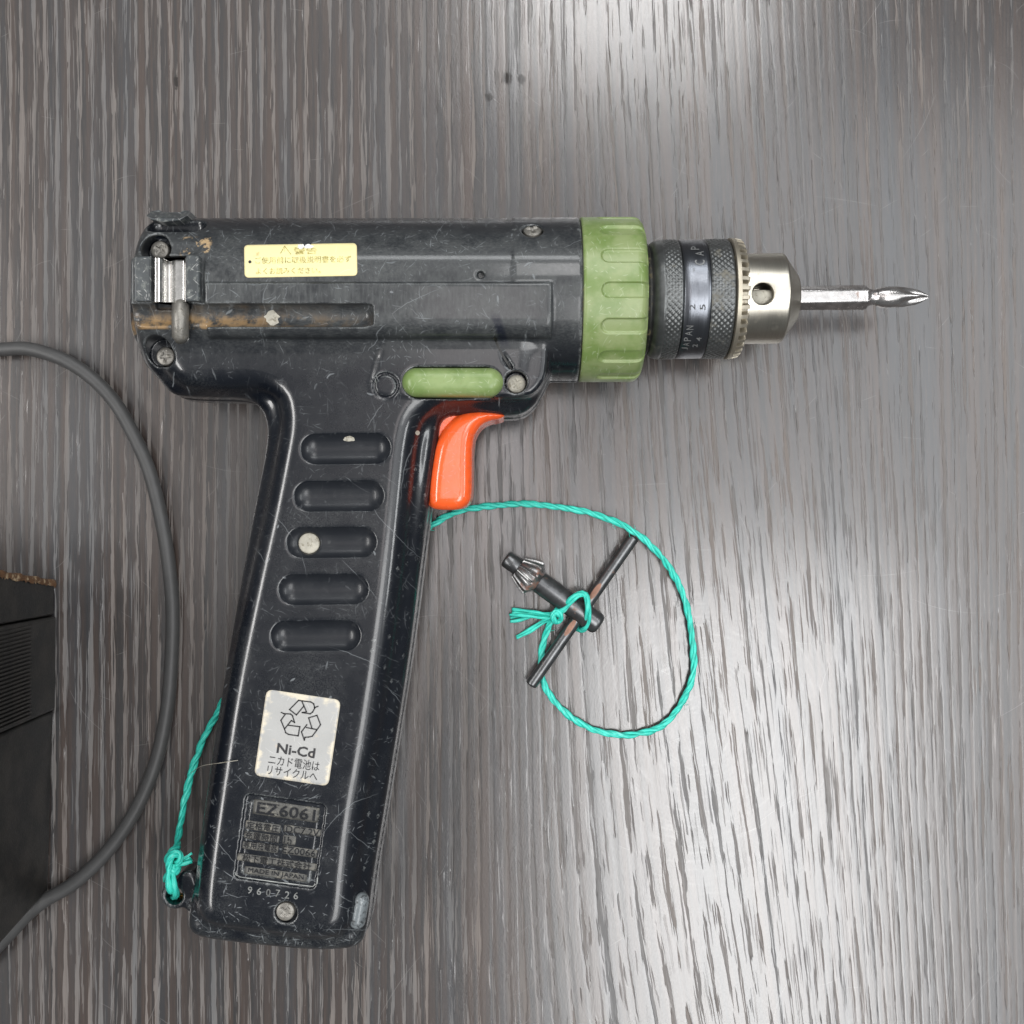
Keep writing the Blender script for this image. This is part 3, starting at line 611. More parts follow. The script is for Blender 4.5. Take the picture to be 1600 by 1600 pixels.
# --- the bit
def loft(name, rings, mat, parent, sharp=None, smooth=True):
    n = len(rings[0]); V = [p for r in rings for p in r]; F = []
    for i in range(len(rings) - 1):
        for q in range(n): F.append((i * n + q, i * n + n + q, i * n + n + (q + 1) % n, i * n + (q + 1) % n))
    F.append(tuple(range(n))); F.append(tuple((len(rings) - 1) * n + q for q in range(n))[::-1])
    o = link_mesh(name, V, F, mat, parent, smooth)
    if sharp: auto_smooth(o, sharp)
    return o
bit = thing('screwdriver_bit', 'rusty hexagonal steel screwdriver bit gripped in the nose of the drill chuck', 'screwdriver bit')
def bitring(x, kind, R, a=0.0):
    out = []; yc = Y0 + (x - 150) * math.tan(CANT)
    for q in range(72):
        t = 2 * math.pi * q / 72
        if kind == 'hex': m = (t + math.pi / 6) % (math.pi / 3) - math.pi / 6; rad = min(R / math.cos(m), R * 1.12)
        elif kind == 'cross': rad = R * (1 - a * (0.5 - 0.5 * math.cos(4 * t)) ** 1.0)
        else: rad = R
        out.append((x, yc + rad * math.sin(t), ZC + rad * math.cos(t)))
    return out
k1 = .9329; bx = lambda px: (px - 800) * k1
br = [bitring(395, 'hex', 15.6), bitring(bx(1349), 'hex', 16.2), bitring(bx(1353), 'hex', 15), bitring(bx(1357), 'round', 12.5), bitring(bx(1362), 'round', 11.6), bitring(bx(1367), 'round', 11.8), bitring(bx(1369), 'round', 13)]
link_mesh_o = loft('hex_shank', br, M['bit'], bit, sharp=25)
br = [bitring(bx(1368), 'round', 12.2), bitring(bx(1370), 'round', 12.6), bitring(bx(1377), 'round', 15), bitring(bx(1384), 'round', 15.6), bitring(bx(1398), 'round', 15.2), bitring(bx(1404), 'cross', 15.0, .08),
      bitring(bx(1412), 'cross', 14.4, .34), bitring(bx(1421), 'cross', 13.0, .5), bitring(bx(1430), 'cross', 11.4, .6), bitring(bx(1438), 'cross', 8.8, .66), bitring(bx(1446), 'cross', 4.8, .64), bitring(bx(1450), 'cross', 2.6, .5)]
loft('cross_tip', br, M['bit'], bit, sharp=30)

def tube(name, pts, rad, mat, parent, nseg=14, cap=True, flat=None, uvlen=True):
    pts = [Vector(p) for p in pts]; n = len(pts); V = []; UV = []; F = []; L = 0.0
    T = [(pts[min(i + 1, n - 1)] - pts[max(i - 1, 0)]).normalized() for i in range(n)]
    up = Vector((0, 0, 1)); 
    if abs(T[0].dot(up)) > .9: up = Vector((0, 1, 0))
    Nn = (up - T[0] * up.dot(T[0])).normalized()
    for i in range(n):
        if i: L += (pts[i] - pts[i - 1]).length
        Nn = (Nn - T[i] * Nn.dot(T[i])).normalized(); Bn = T[i].cross(Nn)
        r = rad(i / (n - 1)) if callable(rad) else rad
        for q in range(nseg):
            a = 2 * math.pi * q / nseg; V.append(pts[i] + Nn * (r * math.cos(a)) + Bn * (r * math.sin(a) * (flat or 1))); UV.append((L, q / nseg))
    for i in range(n - 1):
        for q in range(nseg): F.append((i * nseg + q, i * nseg + (q + 1) % nseg, (i + 1) * nseg + (q + 1) % nseg, (i + 1) * nseg + q))
    if cap: F.append(tuple(range(nseg))[::-1]); F.append(tuple((n - 1) * nseg + q for q in range(nseg)))
    if name is None: return [tuple(v) for v in V], F, UV
    return link_mesh(name, [tuple(v) for v in V], F, mat, parent, True, UV)
# --- screws
def screw(px, py, z, r, mat, parent, tilt=(0, 0), cross=0.32, name='screw'):
    x, y, _ = P(px, py, z); n = 40; V = []; F = []; rs = np.linspace(0, 1, 15)
    rot = Matrix.Rotation(math.radians(tilt[0]), 3, 'X') @ Matrix.Rotation(math.radians(tilt[1]), 3, 'Y')
    a0 = random.uniform(0, 1.5)
    for ri in rs:
        for q in range(n):
            t = 2 * math.pi * q / n; lx, ly = ri * r * math.cos(t), ri * r * math.sin(t)
            h = 0.22 * r * math.sqrt(max(0, 1 - (ri * .93) ** 2)) * 1.2
            u, v = lx * math.cos(a0) + ly * math.sin(a0), -lx * math.sin(a0) + ly * math.cos(a0)
            if cross:
                e = min(abs(u), abs(v)); f = max(abs(u), abs(v))
                if e < r * .17 and f < r * .62: h -= r * cross * (1 - f / r * .8)
            p = rot @ Vector((lx, ly, h)); V.append((x + p.x, y + p.y, z + p.z))
    for q in range(n): pass
    for q in range(n):
        p = rot @ Vector((r * 1.0 * math.cos(2 * math.pi * q / n), r * math.sin(2 * math.pi * q / n), -r)); V.append((x + p.x, y + p.y, z + p.z))
    m = len(rs)
    for i in range(m):
        for q in range(n): F.append((i * n + q, i * n + n + q, i * n + n + (q + 1) % n, i * n + (q + 1) % n))
    return link_mesh(name, V, F, mat, parent, True)
screw(807, 600, 190, 12.5, M['cream'], drill, cross=0.3)
screw(832, 360, 189, 13, M['screw'], drill, tilt=(-35, 0))
screw(250, 391, 192, 12.5, M['screw'], drill)
screw(259, 557, 176, 12.5, M['screw'], drill)
screw(446, 1424, 201, 12.5, M['screw'], drill, cross=0.2)
screw(483, 849, 192, 14.5, M['cream'], drill, cross=0.0, name='screw_plug')

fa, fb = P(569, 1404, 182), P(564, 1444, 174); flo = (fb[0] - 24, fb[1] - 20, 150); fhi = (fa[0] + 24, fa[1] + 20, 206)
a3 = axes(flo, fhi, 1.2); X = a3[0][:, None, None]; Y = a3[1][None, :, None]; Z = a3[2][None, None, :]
d = seg(X, Y, Z, (fa[0] - 5, fa[1] - 4, 178), (fb[0] - 5, fb[1] + 6, 176), 11.5); V, F = surface_nets(d, flo, 1.2); link_mesh('foot_glint', V, F, M['glint'], drill)  # added pale bead imitating the reflection in the moulded foot notch
# --- spring clip and the two pads of the bit holder
def prism(name, prof, y0, y1, mat, parent, bev=0, smooth=False):
    """profile (x,z) list swept along y"""
    n = len(prof); V = [(x, y0, z) for x, z in prof] + [(x, y1, z) for x, z in prof]
    F = [(i, (i + 1) % n, n + (i + 1) % n, n + i) for i in range(n)] + [tuple(range(n))[::-1], tuple(range(n, 2 * n))]
    o = link_mesh(name, V, F, mat, parent, smooth)
    if bev:
        b = o.modifiers.new('b', 'BEVEL'); b.width = bev * S; b.segments = 2; b.limit_method = 'ANGLE'; b.angle_limit = math.radians(40)
    return o
t = 2.2
cpts = [(-485, 236), (-481, 240), (-476, 240), (-472, 236), (-471, 222), (-468, 219), (-464, 222), (-462, 226), (-457, 229), (-446, 229), (-443, 232), (-442, 238), (-439.5, 240)]
top_ = cpts; botm = [(x + (0.8 if i < 5 else 0), z - t) for i, (x, z) in enumerate(cpts)]
prism('bit_clip', top_[::-1] + botm, 283, 343, M['chrome'], drill, smooth=False, bev=.6)
_v, _f, _u = tube(None, [(-450, 283, 224), (-450, 281, 229), (-450.5, 262, 229), (-451, 238, 226), (-451, 234, 222)], lambda u: 11.5 if .1 < u < .9 else 8, None, None, nseg=24)
link_mesh('clip_pin', _v, _f, M['screw'], drill, True)
# grey pads flanking the clip
prism('clip_pad', [(-511, 205), (-511, 237), (-509, 239.5), (-489, 241), (-487, 240), (-487, 205)], 284, 345, M['bar'], drill, bev=2.0)
prism('clip_pad', [(-440, 205), (-440, 240), (-438, 241.5), (-424, 241.8), (-421, 240), (-421, 205)], 284, 346, M['bar'], drill, bev=2.0)
# rear hook block on top of the barrel
bk = [P2(243, 336, 150), P2(256, 333, 150), P2(259, 337, 150), P2(289, 337, 150), P2(292, 334, 150), P2(303, 335, 150), P2(307, 350, 150), P2(296, 357, 150), P2(272, 360, 150), P2(252, 356, 150), P2(244, 349, 150)]
V = [(x, y, 120) for x, y in bk] + [(x, y, 196 + (0 if i > 5 else -26)) for i, (x, y) in enumerate(bk)]; n = len(bk)
o = link_mesh('hook_boss', V, [tuple(range(n))[::1], tuple(range(n, 2 * n))[::-1]] + [(i, n + i, n + (i + 1) % n, (i + 1) % n) for i in range(n)], M['bar'], drill, False)
b = o.modifiers.new('b', 'BEVEL'); b.width = 2.5 * S; b.segments = 2

# --- labels laid on the shell
def rrect_grid(cx, cy, w, h, rad, ang, nx, ny, off, edits=None):
    """rounded rectangle in photo pixels -> grid draped on the shell"""
    V = []; UV = []; ca, sa = math.cos(ang), math.sin(ang)
    for j in range(ny + 1):
        for i in range(nx + 1):
            u, v = i / nx, j / ny; x, y = (u - .5) * w, (v - .5) * h
            ix, iy = max(abs(x) - (w / 2 - rad), 0), max(abs(y) - (h / 2 - rad), 0)
            if ix > 0 and iy > 0:
                m = max(ix, iy); L = math.hypot(ix, iy); f = m / L
                x = math.copysign(w / 2 - rad + ix * f, x); y = math.copysign(h / 2 - rad + iy * f, y)
            if edits: x, y = edits(x, y, w, h)
            px, py = cx + x * ca - y * sa, cy + x * sa + y * ca
            V.append(onsurf(px, py, off)); UV.append((u, v))
    F = []
    for j in range(ny):
        for i in range(nx):
            a = j * (nx + 1) + i; F.append((a, a + nx + 1, a + nx + 2, a + 1))
    # skirt
    bd = [i for i in range(nx + 1)] + [(j) * (nx + 1) + nx for j in range(1, ny + 1)] + [ny * (nx + 1) + i for i in range(nx - 1, -1, -1)] + [j * (nx + 1) for j in range(ny - 1, 0, -1)]
    b0 = len(V)
    for q in bd: x, y, z = V[q]; V.append((x, y, z - off - .5)); UV.append(UV[q])
    for q in range(len(bd)): F.append((bd[q], bd[(q + 1) % len(bd)], b0 + (q + 1) % len(bd), b0 + q))
    return V, F, UV
def text_geo(s, bold=0.0):
    cu = bpy.data.curves.new('t', 'FONT'); cu.body = s; cu.size = 1.0; cu.resolution_u = 2; cu.offset = bold; cu.fill_mode = 'FRONT'; cu.extrude = 0
    ob = bpy.data.objects.new('t', cu); C.objects.link(ob); dg = bpy.context.evaluated_depsgraph_get(); dg.update()
    me = ob.evaluated_get(dg).to_mesh(); V = [(v.co.x, v.co.y) for v in me.vertices]; F = [tuple(p.vertices) for p in me.polygons]
    ob.evaluated_get(dg).to_mesh_clear(); bpy.data.objects.remove(ob); bpy.data.curves.remove(cu)
    return V, F
def text_on(name, s, cx, cy, w, h, ang, mat, parent, off, bold=0.0, drop=None, thick=0.0, place=None, spacing=None):
    V, F = text_geo(s, bold); xs = [v[0] for v in V]; ys = [v[1] for v in V]
    x0, x1, y0, y1 = min(xs), max(xs), min(ys), max(ys); ca, sa = math.cos(ang), math.sin(ang); out = []
    for x, y in V:
        u, v = ((x - x0) / (x1 - x0) - .5) * w, -((y - y0) / (y1 - y0) - .5) * h
        px, py = cx + u * ca - v * sa, cy + u * sa + v * ca
        out.append(onsurf(px, py, off) if place is None else place(px, py, off))
    if drop is not None:
        F = [f for f in F if drop(sum(V[i][0] for i in f) / len(f), sum(V[i][1] for i in f) / len(f)) is False]
    if thick:
        n = len(out); cnt = {}
        for f in F:
            for i in range(len(f)): e = (f[i], f[(i + 1) % len(f)]); cnt[e] = 1
        base = [(x, y, z - thick) for x, y, z in out]; extra = [(a, a + n, b + n, b) for (a, b) in cnt if (b, a) not in cnt]
        out = out + base; F = F + extra
    return link_mesh(name, out, F, mat, parent, False)
def stroke_on(name, lines, width, mat, parent, off, place=None, closed=False):
    V, F = [], []
    for ln in lines:
        for (x0, y0), (x1, y1) in zip(ln[:-1], ln[1:]):
            L = math.hypot(x1 - x0, y1 - y0); ux, uy = (x1 - x0) / L, (y1 - y0) / L; n = max(1, int(L / 6)); hw = width / 2; b = len(V)
            for i in range(n + 1):
                tt = i / n; e = (-hw * .8 if i == 0 else (hw * .8 if i == n else 0)); x, y = x0 + (x1 - x0) * tt + ux * e, y0 + (y1 - y0) * tt + uy * e
                for sgn in (-1, 1):
                    px, py = x - uy * hw * sgn, y + ux * hw * sgn; V.append(onsurf(px, py, off) if place is None else place(px, py, off))
            for i in range(n): a = b + 2 * i; F.append((a, a + 1, a + 3, a + 2))
    return link_mesh(name, V, F, mat, parent, False)

LA = math.radians(8.3)
V, F, UV = rrect_grid(465, 1152.5, 117, 136, 9, LA, 26, 30, 0.9)
lab = link_mesh('recycling_label', V, F, M['silver'], drill, True, UV)
lab['label'] = 'silver sticker with recycling arrows and Ni-Cd lettering'
z0 = lambda x, y: (370 + x / 8.889, 1060 + y / 8.889)
sym = [[(735, 430), (860, 303), (1030, 325), (1070, 350), (1085, 410), (1055, 465), (1020, 490), (910, 472)], [(905, 312), (970, 462), (915, 472)], [(735, 430), (830, 505), (935, 380)],
       [(1080, 405), (1130, 385)],
       [(620, 470), (655, 487), (750, 492), (775, 515), (805, 610), (760, 582), (665, 700)], [(675, 495), (615, 580), (665, 700), (680, 750), (720, 775), (855, 795), (878, 668), (715, 648)],
       [(1000, 545), (1115, 510), (1165, 640), (1110, 720), (1050, 800), (1000, 812), (950, 815), (940, 855), (900, 740), (975, 640)], [(1000, 545), (1048, 695)], [(970, 680), (1110, 708)]]
stroke_on('recycling_symbol', [[z0(*p) for p in l] for l in sym], 1.9, M['ink'], lab, 1.5)
text_on('lettering', 'Ni-Cd', *z0(826, 1000), 60, 16, LA, M['ink'], lab, 1.5, bold=0.025)
text_on('lettering', 'ニカド電池は', *z0(798, 1170), 80, 15.5, LA, M['ink'], lab, 1.5)
text_on('lettering', 'リサイクルへ', *z0(775, 1312), 79, 14, LA, M['ink'], lab, 1.5)

YA = math.radians(-1.0)
def torn(x, y, w, h):
    if y < -h / 2 + 14:
        dd = abs(x - 10); f = max(0, 1 - dd / 7.0) * (1 - (y + h / 2) / 14); y += 7 * f * 1.0
    return x, y
V, F, UV = rrect_grid(470, 407, 176, 51, 6, YA, 60, 20, 1.0, torn)
yl = link_mesh('warning_label', V, F, M['yellow'], drill, True, UV); yl['label'] = 'yellow sticker with faded print and a torn top edge'
y0_ = lambda x, y: (370 + x / 7.27, 360 + y / 7.27)
text_on('lettering', '警告', *y0_(780, 232), 36, 11, YA, M['fadedink'], yl, 1.5)
stroke_on('warning_triangle', [[y0_(500, 262), y0_(545, 180), y0_(615, 272)], [y0_(543, 205), y0_(543, 240)]], 1.0, M['fadedink'], yl, 1.5)
text_on('lettering', 'ご使用前に取扱説明書を必ず', *y0_(755, 335), 150, 10.5, YA, M['fadedink'], yl, 1.5)
text_on('lettering', 'よくお読みください。', *y0_(585, 460), 101, 10, YA, M['fadedink'], yl, 1.5)
def blob(name, cx, cy, rx, ry, mat, parent, off, n=18, jag=0.25, th=0.0):
    V = [onsurf(cx, cy, off + .1)]; 
    for q in range(n):
        a = 2 * math.pi * q / n; f = 1 + random.uniform(-jag, jag); V.append(onsurf(cx + rx * f * math.cos(a), cy + ry * f * math.sin(a), off))
    return link_mesh(name, V, [(0, 1 + (q + 1) % n, 1 + q) for q in range(n)], mat, parent, True)
blob('print_dot', *y0_(152, 360), 2.4, 2.4, M['ink'], yl, 1.6, jag=.05)
blob('print_patch', *y0_(712, 238), 5, 3.2, M['fadedink'], yl, 1.6, jag=.1)
blob('torn_paper', *y0_(730, 185), 5, 4, M['white'], yl, 1.55, jag=.3)
blob('torn_paper', *y0_(820, 185), 7, 3, M['white'], yl, 1.55, jag=.3)

# --- moulded rating plate: raised letters in the recess
PR = math.radians(8.0)
plate = None
def pl(x, y): return (350 + x / 8.0, 1230 + y / 8.0)
V, F, UV = rrect_grid(438, 1315, 112, 118, 6, PR, 24, 26, 0.35)
plate = link_mesh('rating_plate', V, F, M['shell'], drill, True, UV)
text_on('lettering', 'EZ6061', *pl(780, 300), 92, 18, PR, M['emboss'], plate, 2.6, bold=0.012, thick=2.4)
for s_, c_, w_, h_ in (('定格電圧', (490, 492), 51, 11.5), ('充電時間', (465, 618), 51, 11.5), ('専用充電器', (460, 735), 53, 11.5), ('DC7.2V', (985, 545), 52, 11), ('1h', (800, 660), 12, 11), ('EZ0066', (940, 800), 52, 10.5),
                       ('松下電工株式会社', (660, 935), 108, 12), ('MADE IN JAPAN', (652, 1085), 88, 9)):
    text_on('lettering', s_, *pl(*c_), w_, h_, PR, M['emboss'], plate, 2.0, thick=1.8)
# dusty raised fields the letters stand on
for x0_, y0q, x1_, y1_ in ((365, 165, 1190, 425), (270, 425, 712, 560), (255, 562, 695, 680), (232, 684, 682, 808), (748, 482, 1215, 600), (738, 606, 900, 712), (728, 740, 1165, 868), (165, 838, 1165, 1030), (255, 1000, 1040, 1165)):
    w_, h_ = (x1_ - x0_) / 8, (y1_ - y0q) / 8 - (x1_ - x0_) / 8 * .125
    h_ = max(h_ + 3.5, 11)
    V, F, UV = rrect_grid(*pl((x0_ + x1_) / 2, (y0q + y1_) / 2), w_, h_, 1.5, PR, 14, 5, 1.1)
    link_mesh('plate_field', V, F, M['plate'], plate, True, UV)
stroke_on('plate_edge', [[pl(140, 1060), pl(150, 1090), pl(210, 1120), pl(600, 1175), pl(1110, 1238), pl(1165, 1200), pl(1172, 1130)]], 1.5, M['mark'], plate, 1.2)
for ch, c_ in zip('960726', ((325, 1285), (440, 1300), (555, 1315), (672, 1325), (790, 1345), (900, 1355))):
    text_on('date_digit', ch, *pl(*c_), 7.2, 11.5, PR, M['digit'], drill, 0.5, bold=0.01)
text_on('date_digit', '7', *pl(690, 1440), 4.5, 8, PR, M['digit'], drill, 0.5)
# --- turning arrow beside the switch
stroke_on('rotation_mark', [[(592, 596), (588, 588), (581, 590)], [(585, 589), (588, 599)]], 1.5, M['bar'], drill, 0.5)

# --- crack line, paint flecks
stroke_on('crack', [[(769, 517), (775, 533), (780, 545)], [(780, 545), (786, 556), (792, 566), (799, 577)]], 3.4, M['dark'], drill, 0.35)
blob('paint_fleck', 652.5, 676.5, 3.6, 3.6, M['cream'], drill, 0.4, jag=.06)
blob('paint_fleck', 545, 686, 9, 4.2, M['cream'], drill, 0.5, jag=.2)
blob('paint_fleck', 425, 495, 12, 12, M['cream'], drill, 0.5, jag=.25)
# --- letters on the chuck band
def on_band(px, py, off, R=85.4):
    z = 200.0
    for _ in range(5):
        x, y, _z = P(px, py, z); dy = y - (Y0 + (x - 150) * math.tan(CANT)); z = ZC + math.sqrt(max(0, (R + off) ** 2 - dy * dy)) if abs(dy) < R + off else ZC
    return (x, y, z)
UP = math.radians(-90)
for ch, px, py, w_, h_, m_ in (('C', 1093.5, 410, 8, 16, 'engr'), ('A', 1093, 396, 7, 13, 'engr'), ('P', 1086, 387.5, 5.5, 13, 'engr'), ('2', 1082, 480, 9, 9, 'engrdark'), ('5', 1098, 480, 9, 9, 'engrdark'),
                           ('N', 1078, 512, 6.5, 11, 'engr'), ('A', 1076, 521, 7, 11, 'engr'), ('P', 1074, 530, 6, 11, 'engr'), ('A', 1072, 538, 5, 10, 'engr'), ('J', 1070, 544.5, 3.5, 10, 'engr'), ('4', 1092, 530, 6, 8, 'engr'), ('2', 1086, 540, 4.5, 8, 'engr')):
    text_on('lettering', ch, px, py, w_, h_, UP, M[m_], cb, 0.35, place=on_band, bold=.01)

# --- eye lining
spl = []
link_mesh('eye_lining', *(lambda r: (r[0], r[1]))(tube(None, [(ex_ + 11.6 * math.cos(a), ey_ + 11.6 * math.sin(a), 96) for a in np.linspace(math.radians(170), math.radians(370), 24)], 3.2, None, None)), M['brass'], drill)

# ------------------------------------------------------------------ splines 
def cr_spline(pts, per=8.0):
    p = [np.array(q, float) for q in pts]; p = [2 * p[0] - p[1]] + p + [2 * p[-1] - p[-2]]; out = []
    for i in range(1, len(p) - 2):
        a, b, c, d_ = p[i - 1], p[i], p[i + 1], p[i + 2]; n = max(2, int(np.linalg.norm(c - b) / per))
        for k in range(n):
            t = k / n; out.append(.5 * ((2 * b) + (-a + c) * t + (2 * a - 5 * b + 4 * c - d_) * t * t + (-a + 3 * b - 3 * c + d_) * t ** 3))
    out.append(p[-2]); return out

# ------------------------------------------------------------------ chuck key
key = thing('chuck_key', 'small dark steel T handle chuck key tied to the cyan string', 'chuck key')
p0 = np.array(P(791, 873, 26)); p1 = np.array(P(934, 975, 24)); axk = (p1 - p0); Lk = np.linalg.norm(axk); axk /= Lk
nk = np.array([-axk[1], axk[0], 0]); nk /= np.linalg.norm(nk); bk_ = np.cross(axk, nk)
def keyrev(name, prof, mat, n=48, teeth=0, sharp=35):
    rings = []
    for t_, r_, a_ in prof:
        ring = []
        for q in range(n):
            th = 2 * math.pi * q / n; rr_ = r_
            if teeth: ph = (th * teeth / (2 * math.pi)) % 1; rr_ = r_ - a_ * (1 if abs(ph - .5) < .06 else (0 if abs(ph - .5) > .26 else (0.26 - abs(ph - .5)) / .20))
            ring.append(tuple(p0 + axk * t_ + nk * rr_ * math.sin(th) + bk_ * rr_ * math.cos(th)))
        rings.append(ring)
    return loft(name, rings, mat, key, sharp=sharp)
keyrev('shaft', [(-2, 8, 0), (-1, 11.5, 0), (1.5, 13.2, 0), (24, 13.2, 0), (25, 12.8, 0), (60, 16.5, 0), (70, 17, 0), (Lk - 4, 17.2, 0), (Lk, 16.2, 0), (Lk + 3, 13.5, 0), (Lk + 4, 8, 0)], M['key'])
keyrev('bevel_gear', [(22.5, 14, 0), (23, 18, 3), (24, 19, 3.6), (40, 26.0, 4.6), (49, 29, 4.8), (51, 29, 3), (54, 26, 0), (61, 19, 0), (62, 15, 0)], M['gear'], n=13 * 16, teeth=13)
b0 = np.array(P(991, 838, 25)); b1 = np.array(P(829, 1071, 20)); bd = b1 - b0; Lb = np.linalg.norm(bd)
tube('handle_bar', [b0 + bd * t_ for t_ in (0, .006, .014, .03, .2, .4, .6, .8, .97, .986, .994, 1)], lambda u: 9.3 if .02 < u < .98 and True else (6.5 if u in (0, 1) else 8.8), M['key'], key, nseg=32)
def nick(t_, s_):
    c = b0 + bd * t_; dirb = bd / Lb; side = np.array([-dirb[1], dirb[0], 0]); V = []
    for q in range(20):
        a = 2 * math.pi * q / 20; p = c + dirb * 15 * math.cos(a) + side * (s_ * 2.5 + 4.2 * math.sin(a)); oo = s_ * 2.5 + 4.2 * math.sin(a)
        V.append((p[0], p[1], c[2] + math.sqrt(max(0, 9.7 ** 2 - oo * oo)) + .3))
    V.append((c[0] + side[0] * s_ * 2.5, c[1] + side[1] * s_ * 2.5, c[2] + 9.9)); link_mesh('rusty_nick', V, [(q, (q + 1) % 20, 20) for q in range(20)], M['rust'], key, True)
nick(.37, -.6); nick(.612, -.6)

# ------------------------------------------------------------------ cyan string
string = thing('string', 'twisted cyan plastic string tied from the drill foot to the chuck key', 'string')
def twine(name, path, r=2.9, off=2.6, pitch=62.0, n=3, ph0=0.0, fray=0.0, parent=None, spread=None):
    """twisted strands round a path; flattened ribbons of split fibre"""
    pth = [Vector(p) for p in path]; V, F, UV = [], [], []; m = len(pth); Ls = [0.0]
    for i in range(1, m): Ls.append(Ls[-1] + (pth[i] - pth[i - 1]).length)
    for k in range(n):
        pts = []; wob = random.uniform(0, 6)
        for i in range(m):
            T = (pth[min(i + 1, m - 1)] - pth[max(i - 1, 0)]).normalized(); N_ = Vector((0, 0, 1)); N_ = (N_ - T * N_.dot(T)); N_ = N_.normalized() if N_.length > .2 else Vector((1, 0, 0)); Bn = T.cross(N_)
            a = ph0 + 2 * math.pi * (k / n) + 2 * math.pi * Ls[i] / pitch + .5 * math.sin(Ls[i] / 37 + wob); o = off * (1 + .22 * math.sin(Ls[i] / 23 + wob * 2))
            if spread: o = o * (1 + spread * (Ls[i] / Ls[-1]) ** 2)
            pts.append(pth[i] + N_ * (o * math.cos(a)) + Bn * (o * math.sin(a)))
        v, f, uv = tube(None, pts, lambda u, w_=wob: r * (1 + .2 * math.sin(u * m * .5 + w_)), None, None, nseg=9); b = len(V)
        V += v; F += [tuple(q + b for q in ff) for ff in f]; UV += [(a_[0] + wob * 50, a_[1]) for a_ in uv]
    return link_mesh(name, V, F, M['twine'], parent or string, True, UV)
main = [P(640, 850, 9), P(672, 823, 9), P(702, 804, 9), (P(742, 793.5, 8)), P(800, 787.5, 8), P(860, 790, 9), P(915, 800, 14), P(960, 814, 28), P(988, 829, 39), P(1015, 851, 34), P(1045, 886, 24), P(1066, 926, 18), P(1078, 975, 14), P(1084, 1022, 12), P(1081, 1058, 12), P(1067, 1095, 10),
        P(1040, 1129, 9), P(1005, 1145, 8), P(965, 1148, 8), P(925, 1139, 8), P(888, 1117, 8), P(862, 1091, 8), P(848, 1062, 7), P(845, 1030, 7), P(849, 1000, 8), P(857, 980, 14), P(866, 963, 22)]
twine('twine', cr_spline(main, 5))
# loop round the key shaft
sh = lambda t_: p0 + axk * t_
twine('tied_loop', cr_spline([P(866, 962, 24), P(880, 952, 34), P(893, 938, 46), P(904, 929, 48), P(914, 930, 44), P(919, 945, 49), P(919, 962, 44), P(916, 977, 30), P(908, 984, 12), P(890, 975, 5)], 4), r=3.1, off=2.6, pitch=90)
twine('knot', cr_spline([P(876, 950, 20), P(868, 955, 33), P(864, 965, 35), P(870, 972, 26), P(877, 966, 32), P(872, 957, 36), P(862, 960, 30)], 2.5), r=2.8, off=2.2, pitch=40)
twine('loose_end', cr_spline([P(868, 962, 30), P(850, 962, 22), P(828, 962, 12), P(806, 965, 7), P(797, 966, 6)], 3), r=2.7, off=3.0, pitch=160, spread=.7)
twine('loose_end', cr_spline([P(868, 962, 28), P(852, 960, 24), P(830, 957, 13), P(800, 955, 7)], 3), r=2.4, off=1.6, pitch=200, n=2, spread=.6)
twine('loose_end', cr_spline([P(864, 964, 28), P(848, 972, 18), P(828, 985, 9), P(807, 996, 5)], 3), r=2.3, off=1.7, pitch=200, n=2, spread=.4)
# the other side, down to the foot of the grip
ft = [P(420, 1000, 8), P(370, 1060, 9), P(338, 1118, 12), P(318, 1155, 14), P(303, 1196, 18), P(290, 1245, 28), P(282, 1290, 52), P(276, 1322, 86), P(271, 1342, 116)]
twine('twine', cr_spline(ft, 5), r=3.2, off=2.6)
twine('knot', cr_spline([P(278, 1326, 118), P(266, 1334, 134), P(262, 1345, 136), P(270, 1352, 130), P(281, 1345, 138), P(279, 1334, 140), P(268, 1338, 146), P(263, 1356, 142), P(272, 1362, 138), P(279, 1354, 130)], 2.5), r=3.5, off=2.6, pitch=50)
twine('tied_loop', cr_spline([P(268, 1350, 138), P(266, 1366, 142), P(268, 1382, 144), P(272, 1393, 138), P(274, 1399, 118), P(274, 1400, 90)], 3), r=4.0, off=3.6, pitch=140)
twine('tied_loop', cr_spline([P(266, 1358, 128), P(259, 1370, 130), P(258, 1378, 120)], 3), r=2.0, off=1.4, pitch=140, n=2)
twine('loose_end', cr_spline([P(276, 1350, 134), P(287, 1348, 132), P(299, 1342, 130)], 3), r=2.8, off=2.4, pitch=150, n=3, spread=.5)
twine('loose_end', cr_spline([P(276, 1340, 136), P(288, 1340, 136), P(300, 1333, 134)], 3), r=1.1, off=1.0, pitch=150, n=2)
for q in range(16):
    c = main[random.randrange(1, len(main) - 1)]; a = random.uniform(0, 6.28); L = random.uniform(5, 13); cz = max(c[2], 6)
    tube('loose_fibre', cr_spline([(c[0], c[1], cz), (c[0] + L * .6 * math.cos(a), c[1] + L * .6 * math.sin(a), cz + 2), (c[0] + L * math.cos(a + .6), c[1] + L * math.sin(a + .6), cz - 2)], 3), .4, M['twine'], string, nseg=4)
tube('loose_fibre', cr_spline([P(298, 1208, 30), P(315, 1197, 120), P(345, 1192, 208), P(372, 1188, 208)], 4), .45, M['cream'], string, nseg=5)

